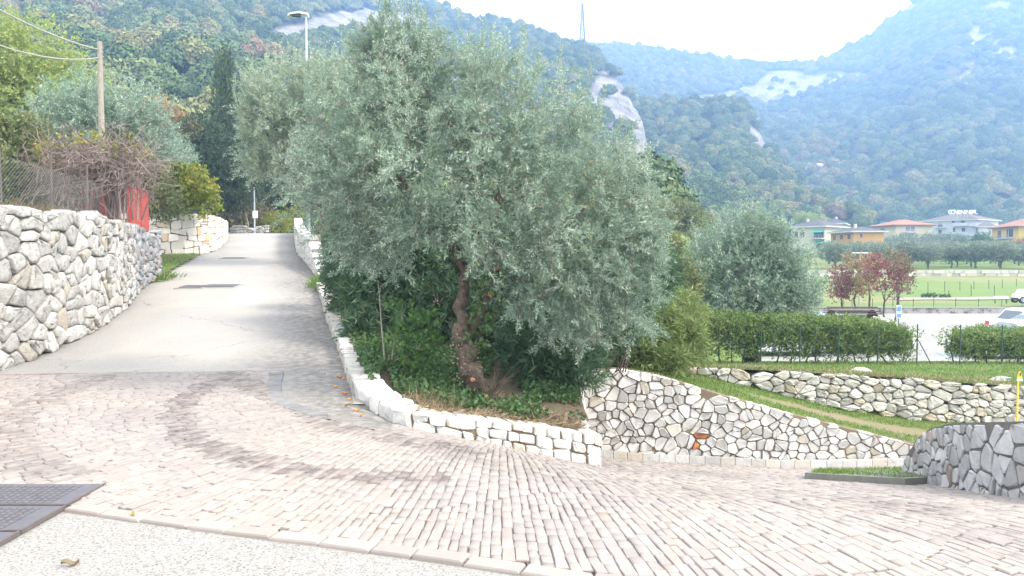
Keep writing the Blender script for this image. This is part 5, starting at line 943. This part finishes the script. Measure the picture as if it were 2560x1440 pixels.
# ---------------------------------------------------------------- pylon and street lamps
M['pylon'] = plain('pylon steel', (.2, .21, .22), .6)
py_ = thing('pylon', Wp(1456, 125, 500), 'slender lattice pylon standing on the mountain ridge', 'pylon'); b = MB(); zt, zb_ = Wp(1456, 8, 500)[2], Wp(1456, 132, 500)[2]; x0 = Wp(1456, 60, 500)[0]
def leg(s, q, f): wdt = 2.0 * (1 - f) + .35 * f; return np.array([x0 + s * wdt, 500 + q * wdt, zb_ + (zt - zb_) * f])
for s, q in ((-1, -1), (1, -1), (1, 1), (-1, 1)): MB().tube([leg(s, q, 0), leg(s, q, 1)], .42, 4).build('leg', M['pylon'], py_)
fs = np.linspace(0, 1, 12)
for i, f in enumerate(fs):
    L4 = [leg(s, q, f) for s, q in ((-1, -1), (1, -1), (1, 1), (-1, 1))]
    for k in range(4):
        b.tube([L4[k], L4[(k + 1) % 4]], .22, 4)
        if i < 11: b.tube([L4[k], leg(*((-1, -1), (1, -1), (1, 1), (-1, 1))[(k + 1) % 4], fs[i + 1])], .22, 4)
b.build('bracing', M['pylon'], py_)
p = np.array([-8.28, 31, 1.7]); ln = thing('street_lamp', (p[0], p[1], .9), 'tall street lamp with flat white head rising through the olive', 'street lamp'); zt = Wp(757, 42, 31)[2]
MB().tube([(p[0], p[1], .6), (p[0], p[1], 3.2)], .085, 10).build('base', M['galv'], ln); MB().tube([(p[0], p[1], 3.2), (p[0], p[1], 6), (p[0], p[1], zt)], [.06, .055, .042], 10).build('pole', M['galv'], ln)
hd = [(.10, .0, .09), (.08, .10, .05), (-.25, .13, .16), (-.6, .10, .15), (-.72, .03, .09)]
V = []
for xx, zz, wd in hd: V += [(p[0] + xx, p[1] - wd, zt + zz - .02), (p[0] + xx, p[1] - wd * .6, zt + zz + .05), (p[0] + xx, p[1] + wd * .6, zt + zz + .05), (p[0] + xx, p[1] + wd, zt + zz - .02)]
mk('lamp_head', V, [(i * 4 + k, i * 4 + (k + 1) % 4, (i + 1) * 4 + (k + 1) % 4, (i + 1) * 4 + k) for i in range(4) for k in range(4)] + [(0, 1, 2, 3), (19, 18, 17, 16)], M['white'], ln)
MB().box((p[0] - .38, p[1], zt + .055), (.4, .2, .07), 0, .8).build('lens', M['glass'], ln)
p = Wp(637, 586, 45.6); sg = thing('sign_post', p, 'thin grey post with small white panel at the lane crest', 'sign'); MB().tube([p - [0, 0, .2], p + [0, 0, 2.8]], .05, 8).build('post', M['galv'], sg); MB().box(Wp(638, 536, 45.4), (.3, .03, .42)).build('panel', M['white'], sg)
p = Wp(2148, 770, 51); dl = thing('double_lamp', p, 'grey lamp with two flat arms above the orange trees', 'street lamp'); zt = Wp(2148, 633, 51)[2]; MB().tube([p - [0, 0, .4], (p[0], p[1], zt)], [.06, .04], 8).build('pole', M['galv'], dl)
for s in (-1, 1): MB().box((p[0] + s * .28, p[1], zt + .03), (.5, .22, .08), 0, .8).build('lamp_head', M['galv'], dl)
# low rubble wall at the lane crest
QP = Path(spline([(-17.4, 46.8), (-16, 46.6), (-14.9, 46.7)], 4), 1); qt = lambda u: 3.0 + .46 + .05 * math.sin(u * 3); qb = lambda u: 2.95; qw = thing('rubble_wall', (-16, 46.6, 3), 'low rubble stone wall at the end of the lane', 'stone wall'); qc = rough_cells(0, QP.L, qt, qb, .17, .3, .3, rw); add_stones([stone_geo(c, QP, .3, .06, .01, rw, .2, .3) for c in qc], [M['lime']] * len(qc), qw); core('core', QP, lambda u: qt(u) - .05, qb, .4, .04, M['joint_dark'], qw)
MB().tube([Wp(622, 566, 46.5), Wp(611, 520, 46.5)], [.035, .025], 6).build('stake', M['pole']); tag(bpy.data.objects['stake'], 'pale stake leaning on the rubble wall', 'stake')

# ---------------------------------------------------------------- utility pole, cables, fence, gate
p = Wp(256, 545, 24); up_ = thing('utility_pole', p, 'weathered wooden utility pole above the vine tangle', 'pole'); top = Wp(249, 104, 24); pb_ = np.array([p[0], 24, p[2] - .3]); MB().tube([pb_, (pb_ + top) / 2 + [.02, 0, 0], top], [.10, .088, .075], 10).build('pole', M['pole'], up_)
for dy in (122, 132, 143): MB().tube([Wp(244, dy, 24), Wp(258, dy - 2, 24)], .018, 6).build('insulator', M['galv'], up_)
def cable(a, b_, sag, rad, lab):
    a, b_ = np.asarray(a), np.asarray(b_); t = np.linspace(0, 1, 24)[:, None]; P = a + (b_ - a) * t; P[:, 2] -= (4 * sag * t * (1 - t))[:, 0]; o = MB().tube(P, rad, 5).build('overhead_cable', M['cable']); tag(o, lab, 'cable', None, 'thing'); return o
cable(Wp(247, 124, 24), Wp(-260, -130, 14), .25, .022, 'twisted upper cable leaving the pole to the upper left'); cable(Wp(247, 144, 24), Wp(-260, -10, 15), .45, .018, 'lower sagging cable leaving the pole to the left'); cable(Wp(258, 152, 24), Wp(420, 424, 28.4), .12, .014, 'thin stay cable slanting down from pole to vine')
cf = thing('wire_fence', (-8, 12, 2.3), 'sagging wire mesh fence on posts above the boulder wall', 'fence'); FP = Path([LW.map(np.array([u]), np.zeros(1), np.array([-.32]))[0][:2] for u in np.linspace(3.6, 14.9, 16)], 1); b = MB(); z0, z1 = 2.28, 3.05
for s in (-1, 1):
    for u in np.arange(-1.1, FP.L, .09):
        ua, ub_ = (u, u + 1.0); pts = []
        for k in np.linspace(0, 1, 5):
            uu = u + k; zz = z0 + (z1 - z0) * (k if s > 0 else 1 - k)
            if 0 <= uu <= FP.L: pts.append(FP.map(np.array([uu]), np.array([zz]), np.array([.02 * math.sin(uu * 2 + k * 3)]))[0])
        if len(pts) > 1: b.tube(pts, .0016, 3, False)
b.build('mesh', M['wire'], cf)
for u in (.3, 2.5, 4.5, 6.3, 8.2, 10.2): q = FP.map(np.array([u]), np.array([2.2]), np.array([-.03]))[0]; MB().tube([q, q + [.02 * math.sin(u), 0, 1.15]], .022, 6).build('post', M['rust'], cf)
gt_ = thing('red_gate', Wp(330, 572, 18), 'two bright red painted gate panels at the boulder wall end', 'gate')
for (xa, Ya), (xb, Yb) in (((-9.02, 18.1), (-9.5, 19.55)), ((-9.53, 19.65), (-9.98, 21.0))):
    c = ((xa + xb) / 2 - .05, (Ya + Yb) / 2); l = math.hypot(xb - xa, Yb - Ya); an = math.atan2(Yb - Ya, xb - xa); pn = MB().box((*c, 2.78), (l, .05, 1.02), an).build('panel', M['red'], gt_); MB().box((*c, 3.31), (l, .08, .04), an).build('rail', M['red'], pn)
    for q in ((xa, Ya), (xb, Yb)): MB().box((q[0] - .08, q[1], 2.78), (.06, .06, 1.14), an).build('post', M['red'], gt_)
sh = thing('red_hutch', Wp(205, 540, 18.5), 'low red painted hutch behind the wire fence', 'hutch'); c = Wp(200, 512, 18.5); MB().box(c, (.75, .6, .5)).build('body', M['red'], sh); mk('lid', [(c[0] - .45, c[1] - .4, c[2] + .25), (c[0] + .45, c[1] - .4, c[2] + .25), (c[0] + .45, c[1] + .4, c[2] + .25), (c[0] - .45, c[1] + .4, c[2] + .25), (c[0] - .45, c[1], c[2] + .42), (c[0] + .45, c[1], c[2] + .42)], [(0, 1, 5, 4), (2, 3, 4, 5), (1, 2, 5), (3, 0, 4), (3, 2, 1, 0)], M['red'], sh)
for k, (px, py) in enumerate(((262, 512), (120, 530))): o = MB().box(Wp(px, py, 18.6), (.35, .05, .55)).build('red_board', M['red']); tag(o, ('upright red board beside the hutch', 'low red board at the foot of the wire fence')[k], 'board', None, 'thing')

# ---------------------------------------------------------------- covers and grates in the paving
def cover(parent_label, px, py, w_, d_, name='drain_cover'):
    d = hit(px, py); z = float(roadz(d[1])); s = .09; t = thing(name, (d[0], d[1], z), parent_label, 'drain cover'); V = []
    def sl(b):
        for i, v in enumerate(b.V): b.V[i] = (v[0], v[1], z + (v[1] - d[1]) * s + v[2])
        return b
    sl(MB().box((d[0], d[1], -.012), (w_ + .18, d_ + .22, .02))).build('surround', M['concrete'], t); sl(MB().box((d[0], d[1], .0), (w_, d_, .018))).build('plate', M['steel'], t); b = MB()
    for k in range(8): b.box((d[0] - w_ / 2 + w_ * (k + .5) / 8, d[1], .011), (w_ / 16, d_ * .9, .008))
    sl(b).build('ribs', M['steel'], t)
cover('left one of two drain covers side by side in the lane', 483, 717, .55, .45); cover('wider right one of two drain covers side by side in the lane', 552, 715, .8, .5); cover('single narrow drain slot higher up the lane', 585, 645, .75, .25)
for k, (y0, y1) in enumerate(((4.83, 5.27), (4.37, 4.80), (3.90, 4.34))):
    t = thing('channel_cover', (-3.4, (y0 + y1) / 2, 0), ('patterned iron channel cover farthest from the viewer beside the setts', 'second patterned iron channel cover in the concrete', 'iron channel cover cut by the picture corner')[k], 'drain cover'); x0, x1 = -4.1, -2.87; MB().box(((x0 + x1) / 2, (y0 + y1) / 2, -.009), (x1 - x0, y1 - y0, .022)).build('plate', M['steel'], t)
    b = MB(); b.box((x1 + .008, (y0 + y1) / 2, -.006), (.014, y1 - y0 + .02, .026)); b.box(((x0 + x1) / 2, y0 - .005, -.006), (x1 - x0, .012, .026)); b.build('frame', M['rust'], t); b = MB()
    for i in np.arange(x0 + .04, x1 - .09, .048):
        for j in np.arange(y0 + .035, y1 - .03, .048): b.box((i, j, .004), (.036, .036, .007), 0, .85)
    tag(b.build('studs', M['steel'], t), kind='stuff')
# ---------------------------------------------------------------- wire fence before the hedge, field fences, car park furniture
fe = thing('garden_fence', (10, 22, -1.6), 'dark green post and wire fence in front of the hedges', 'fence')
for px in (1800, 1905, 2003, 2100, 2198, 2297, 2405, 2510, 2620):
    X = (px - 1280) / FPX * 22; z = lawnz(X, 22); MB().tube([(X, 22, z - .1), (X, 22, z + 1.15)], .02, 6).build('post', M['postgreen'], fe)
    if px == 2297:
        for s in (-1, 1): MB().tube([(X, 22, z + .75), (X + s * .42, 22 - .05, z - .05)], .016, 6).build('strut', M['postgreen'], fe)
for zz in (.25, .65, 1.08):
    P = [((px - 1280) / FPX * 22, 22, lawnz((px - 1280) / FPX * 22, 22) + zz) for px in (1800, 1905, 2003, 2100, 2198, 2297)]; MB().tube(P, .003, 4).build('wire', M['postgreen'], fe)
    P = [((px - 1280) / FPX * 22, 22, lawnz((px - 1280) / FPX * 22, 22) + zz) for px in (2405, 2510, 2620)]; MB().tube(P, .003, 4).build('wire', M['postgreen'], fe)
ff = thing('field_fence', (30, 54, -2.1), 'thin fence posts along the field edge above the concrete wall', 'fence')
for px in (2130, 2181, 2232, 2283, 2334, 2389, 2446, 2504, 2555): q = Wp(px, 769, 53.8); MB().tube([q - [0, 0, .3], q + [0, 0, .65]], .02, 5).build('post', M['postgreen'], ff)
for zz in (.2, .6): MB().tube([Wp(2130, 769, 53.8) + [0, 0, zz], Wp(2555, 769, 53.8) + [0, 0, zz]], .006, 4).build('wire', M['wire'], ff)
ff = thing('field_fence', (35, 70, -1.7), 'scattered thin posts standing in the middle of the field', 'fence')
for px, y0, y1 in ((2276, 705, 733), (2320, 706, 735), (2362, 703, 730), (2400, 704, 727), (2435, 703, 724), (2472, 700, 723), (2506, 698, 722), (2541, 697, 718), (2428, 713, 742), (2486, 714, 740), (2372, 726, 739)):
    Ys = np.linspace(54, 99, 200); yy = 640 + FPX * (1.6 - right_z(0, Ys)) / Ys; Y = float(np.interp(-y1, -yy, Ys)); a, c = Wp(px, y1, Y), Wp(px, y0, Y); MB().tube([a - [0, 0, .3], c], .025, 5).build('post', M['postgreen'], ff)
# vegetable rows and dry strip in the field
b = MB(); rf_ = np.random.default_rng(5)
vb = thing('vegetable_bed', Wp(2330, 740, 63), 'dark green vegetable rows on a bare strip in the field', 'vegetable bed'); crown('foliage', [LB(2325, 740, 63, 20, 2, 10), LB(2362, 742, 63, 12, 1.6, 8)], M['l_green'], vb, 160, (6, .2, .12, .08, .8), rf_); q = Wp(2360, 744, 61.5); grid('soil_strip', lambda U, V: np.stack([U, V + .1 * np.sin(U), T(U, V) + .12 * nz(np.stack([U, V, 0 * U], -1), .12) + .05], -1), np.linspace(q[0] - 4.2, q[0] + 5, 40), np.linspace(60.2, 62.6, 12), M['pole'], vb)
# noticeboard with a plank roof
kx, kY = Wp(2130, 780, 31)[0], 31; zr = Wp(2130, 767, kY)[2]; kb_ = thing('notice_board', (kx, kY, -2.42), 'dark wooden noticeboard with a plank gable roof by the hedge', 'notice board')
for s in (-1, 1): MB().box((kx + s * .78, kY, (-2.42 + zr) / 2 - .1), (.12, .12, zr + 2.42 - .2)).build('post', M['wood'], kb_)
MB().box((kx, kY, zr - .70), (1.5, .06, .72)).build('board', M['wood'], kb_)
for s in (-1, 1):
    for k in range(4):
        o = k * .13; y = kY + s * (.06 + o); z = zr - .015 - o * .62; MB().box((kx, y, z), (1.98, .15, .035)).build('roof_plank', M['pole'] if (k + s) % 3 == 0 else M['wood'], kb_).rotation_euler = (0, 0, 0)
for s in (-1, 1): mk('gable', [(kx + s * .86, kY - .5, zr - .36), (kx + s * .86, kY + .5, zr - .36), (kx + s * .86, kY, zr - .05), (kx + s * .82, kY - .5, zr - .36), (kx + s * .82, kY + .5, zr - .36), (kx + s * .82, kY, zr - .05)], [(0, 1, 2), (5, 4, 3), (0, 3, 4, 1), (1, 4, 5, 2), (2, 5, 3, 0)], M['wood'], kb_)
p = Wp(2246, 798, 45); ps = thing('parking_sign', p, 'blue and white parking sign on a thin green post', 'sign'); MB().tube([p - [0, 0, .2], p + [0, 0, 1.75]], .03, 6).build('post', M['postgreen'], ps); M['blue'] = plain('sign blue', (.12, .27, .55), .4)
bd = MB().box(p + [0, -.05, .45], (.30, .03, .78)).build('panel', M['white'], ps); MB().box(p + [0, -.075, .62], (.24, .012, .3)).build('field', M['blue'], bd); MB().box(p + [0, -.075, .22], (.24, .012, .24)).build('field', M['blue'], bd)
p = Wp(2503, 752, 56); bn_ = thing('white_banner', p, 'long low white board on legs in the field', 'board'); MB().box(Wp(2503, 744, 56), (1.12, .04, .22)).build('panel', M['white'], bn_)
for s in (-1, 1): MB().box((p[0] + s * .42, 56.05, p[2] + .05), (.05, .05, .5)).build('leg', M['postgreen'], bn_)
# small white utility cart
def wheel(c, r_w, wd, parent, an=0):
    ca, sa = math.cos(an), math.sin(an); ax = np.array([-sa, ca, 0]); w_ = MB().tube([c - ax * wd / 2, c + ax * wd / 2], r_w, 16).build('wheel', M['black'], parent); MB().tube([c - ax * (wd / 2 + .012), c + ax * (wd / 2 + .012)], r_w * .6, 12).build('rim', M['galv'], w_)
q = Wp(2566, 757, 55); ct = thing('utility_cart', q, 'small white garden vehicle parked on the field', 'vehicle'); MB().box(q + [0, 0, .5], (1.7, .9, .35), 0, .9).build('body', M['white'], ct); MB().box(q + [.05, 0, .82], (1.3, .85, .32), 0, .8).build('hood', M['white'], ct); MB().box(q + [-.1, 0, .3], (1.5, .8, .14)).build('chassis', M['black'], ct)
for sx in (-.58, .58):
    for sy in (-.42, .42): wheel(q + [sx, sy, .22], .24, .16, ct)
# cars
def carpaint(n, c): 
    m, N, L = nodes(n); o = N('ShaderNodeOutputMaterial'); b = N('ShaderNodeBsdfPrincipled'); b.inputs['Base Color'].default_value = (*c, 1); b.inputs['Roughness'].default_value = .3; b.inputs['Coat Weight'].default_value = .5; L(b.outputs[0], o.inputs[0]); return m
M['tail'] = plain('red lamp', (.55, .03, .03), .3)
def car(label, x, Y, an, paint, H=1.45, Lh=2.15, estate=False):
    z = -2.416; t = thing('parked_car', (x, Y, z), label, 'car', 'cars in the car park'); ca, sa = math.cos(an), math.sin(an)
    def tr_(V): return [(x + ca * a - sa * b_, Y + sa * a + ca * b_, z + c) for a, b_, c in V]
    def loft(prof, hw):
        n = len(prof); V = [(a, -w_, c) for (a, c), w_ in zip(prof, hw)] + [(a, w_, c) for (a, c), w_ in zip(prof, hw)]
        return tr_(V), [tuple(range(n)), tuple(range(2 * n - 1, n - 1, -1))] + [(i, n + i, n + (i + 1) % n, (i + 1) % n) for i in range(n)]
    rear = -1.95 if estate else -1.55; belt = .92
    prof = [(-Lh, .35), (-Lh - .03, .55), (-Lh + .05, .88), (-Lh + .12, belt), (1.0, belt), (1.75, .80), (Lh - .02, .66), (Lh, .35), (1.75, .22), (-1.75, .22)]; hw = [.80, .86, .84, .80, .80, .78, .72, .76, .82, .82]
    o = mk('body', *loft(prof, hw), paint, t); cab = [(rear - .15, belt - .01), (rear + .25, H - .06), (rear + .6, H), (-.1, H), (.35, H - .06), (1.15, belt - .01)]; chw = [.79, .60, .57, .58, .60, .79]; mk('cabin', *loft(cab, chw), paint, t)
    for s in (-1, 1):
        for a0, a1 in ((rear + .12, -.75), (-.68, .05), (.12, .88)):
            def side(a, k):
                zt_ = np.interp(a, [rear + .2, rear + .6, .0, .35, 1.1], [H - .16, H - .10, H - .10, H - .16, belt + .05]); w_ = .79 + (.59 - .79) * ((zt_ if k else belt + .04) - belt) / (H - belt); return (a, s * (w_ + .012), zt_ if k else belt + .04)
            mk('side_window', tr_([side(a0, 0), side(a1, 0), side(a1 - (.06 if a1 > .5 else 0), 1), side(a0 + (.14 if a0 < -1 else 0), 1)]), [(0, 1, 2, 3)], M['glass'], t)
        MB().add(tr_([(.75, s * .82, .93), (.92, s * .82, .93), (.92, s * .98, .95), (.75, s * .98, .95), (.75, s * .82, 1.05), (.92, s * .82, 1.05), (.9, s * .97, 1.06), (.77, s * .97, 1.06)]), [(3, 2, 1, 0), (4, 5, 6, 7), (0, 1, 5, 4), (1, 2, 6, 5), (2, 3, 7, 6), (3, 0, 4, 7)]).build('mirror', paint, t)
        MB().add(tr_([(-Lh - .04, s * .58, .68), (-Lh - .04, s * .84, .68), (-Lh + .04, s * .84, .88), (-Lh + .04, s * .60, .88), (-Lh + .2, s * .58, .68), (-Lh + .2, s * .862, .68), (-Lh + .25, s * .85, .88), (-Lh + .2, s * .6, .88)]), [(0, 1, 2, 3), (7, 6, 5, 4), (1, 5, 6, 2), (0, 4, 5, 1), (3, 2, 6, 7), (0, 3, 7, 4)]).build('taillight', M['tail'], t)
        MB().add(tr_([(Lh - .12, s * .5, .6), (Lh + .01, s * .7, .6), (Lh - .06, s * .72, .7), (Lh - .2, s * .5, .72)]), [(0, 1, 2, 3)]).build('headlight', M['glass'], t)
        for a in (-1.35, 1.35): wheel(np.array(tr_([(a, s * .74, .31)])[0]), .31, .2, t, an)
    mk('windscreen', tr_([(.41, -.56, H - .085), (.41, .56, H - .085), (1.10, .72, belt + .035), (1.10, -.72, belt + .035)]), [(0, 1, 2, 3)], M['glass'], t); mk('rear_window', tr_([(rear + .22, -.55, H - .09), (rear + .22, .55, H - .09), (rear - .10, .68, belt + .08), (rear - .10, -.68, belt + .08)]), [(3, 2, 1, 0)], M['glass'], t); return t
PW_, PS_, PB_ = carpaint('white car paint', (.72, .73, .74)), carpaint('silver car paint', (.5, .52, .55)), carpaint('blue grey car paint', (.18, .24, .34))
car('white estate car showing its roof behind the clipped hedge', 20.2, 30.2, math.pi, PW_, 1.46, estate=True); car('dark blue grey car behind the white estate car', 23.0, 33.2, math.pi, PB_, 1.5); car('white car with red tail lamp cut by the picture edge', 25.3, 36.4, .12, PW_, 1.5)
car('silver car half hidden beside the wooden noticeboard', 15.2, 32.4, .35, PW_, 1.47); car('pale blue car behind the olive and noticeboard', 13.4, 33.8, 1.7, PB_, 1.55); car('silver car deep behind the long hedge', 10.6, 31, math.pi, PS_, 1.45)
M['lotblue'] = plain('blue parking line', (.25, .42, .62), .7)
for k, x in enumerate((17.0, 19.6)): o = mk('parking_line', [(x, 29.2, -2.414), (x + .12, 29.2, -2.414), (x + 1.5, 33.5, -2.414), (x + 1.38, 33.5, -2.414)], [(0, 1, 2, 3)], M['lotblue']); tag(o, None, None, None, 'structure')
# yellow marker post
q = np.array([8.04, 12.0, -1.9]); ym = thing('marker_post', q, 'yellow marker post with warning plate at the right edge', 'post'); MB().tube([q, q + [0, 0, 1.58]], .013, 8).build('post', M['yellow'], ym); zt = -.33; pl_ = mk('warning_plate', [(8.0, 11.96, zt), (8.08, 11.96, zt), (8.04, 11.96, zt + .11), (8.0, 11.98, zt), (8.08, 11.98, zt), (8.04, 11.98, zt + .11)], [(0, 1, 2), (5, 4, 3), (0, 3, 4, 1), (1, 4, 5, 2), (2, 5, 3, 0)], M['yellow'], ym)
MB().box((8.04, 11.965, zt - .03), (.08, .02, .035)).build('white_band', M['white'], ym); MB().box((8.04, 11.952, zt + .055), (.012, .008, .05)).build('mark', M['black'], pl_)
# loose rocks on the lawn edge
for px, py, Y, s, lab in ((2150, 921, 17, .16, 'flat grey rock lying on the lawn above the terrace wall'), (2500, 944, 16.3, .14, 'pale rock on the lawn at the right'), (1895, 914, 17, .1, 'small white rock on the lawn near the olive')):
    c = Wp(px, py, Y); c[2] = lawnz(c[0], Y) + s * .15; d = unit(rw.normal(size=(60, 3))); n_ = 8; V = []; F = []
    for i in range(5):
        th = math.pi * (i + .5) / 5
        for j in range(n_): dd = np.array([math.sin(th) * math.cos(j / n_ * 6.28), math.sin(th) * math.sin(j / n_ * 6.28), math.cos(th)]); V.append(c + dd * [s * 1.5, s, s * .55] * (1 + .18 * rw.normal()))
    F = [(i * n_ + j, (i + 1) * n_ + j, (i + 1) * n_ + (j + 1) % n_, i * n_ + (j + 1) % n_) for i in range(4) for j in range(n_)] + [tuple(range(n_)), tuple(range(5 * n_ - 1, 4 * n_ - 1, -1))]; tag(mk('rock', V, F, M['lime'], None, False), lab, 'rock', None, 'thing')
# fallen leaves
M['l_fallen'] = leafm('fallen leaf', (.50, .14, .04), (.55, .32, .06), None, .8, .2, 3)
rl = np.random.default_rng(9)
def fallen(px, py, s, lab, grp=None, mm='l_fallen', a=None):
    q = hit(px, py); a = rl.uniform(0, 6.28) if a is None else a; V = []; n_ = 9
    for i in range(n_): f = i / (n_ - 1); w_ = s * .17 * math.sin(math.pi * min(f * 1.1, 1)) + .002; zc = (-.01 if py > 1300 else .0) + .25 * s * (f - .5) ** 2 + .1 * s * math.sin(f * 7); V += [(s * (f - .5), -w_, zc + .012), (s * (f - .5), 0, zc), (s * (f - .5), w_, zc + .02)]
    z = float(G(q[0], q[1])); V = [(q[0] + math.cos(a) * x - math.sin(a) * y, q[1] + math.sin(a) * x + math.cos(a) * y, z + c) for x, y, c in V]; F = [(i * 3 + k, (i + 1) * 3 + k, (i + 1) * 3 + k + 1, i * 3 + k + 1) for i in range(n_ - 1) for k in range(2)]
    tag(mk('fallen_leaf', V, F, M[mm], None, True), lab, 'leaf', grp, 'thing')
fallen(175, 1408, .09, 'curled brown leaf lying on the concrete in the lower left corner', None, 'l_brown', .15); fallen(332, 1291, .05, 'tiny yellow leaf on the edging stones', None, 'l_vine')
LP_ = ((850, 905), (853, 920), (858, 948), (848, 944), (866, 1015), (873, 1000), (890, 1028), (830, 908), (812, 936), (880, 1010), (862, 985), (845, 880), (905, 1040), (838, 968))
for kk, (px, py) in enumerate(((850, 905), (853, 920), (858, 948), (848, 944), (866, 1015), (873, 1000), (890, 1028), (830, 908), (812, 936), (880, 1010), (862, 985), (845, 880), (905, 1040), (838, 968))): fallen(px, py, rl.uniform(.035, .07), ('first', 'second', 'third', 'fourth', 'fifth', 'sixth', 'seventh', 'eighth', 'ninth', 'tenth', 'eleventh', 'twelfth', 'thirteenth', 'fourteenth')[sorted(range(14), key=lambda q: LP_[q][1]).index(kk)] + ' fallen leaf counted down the lane beside the bed wall', 'fallen leaves along the bed wall')
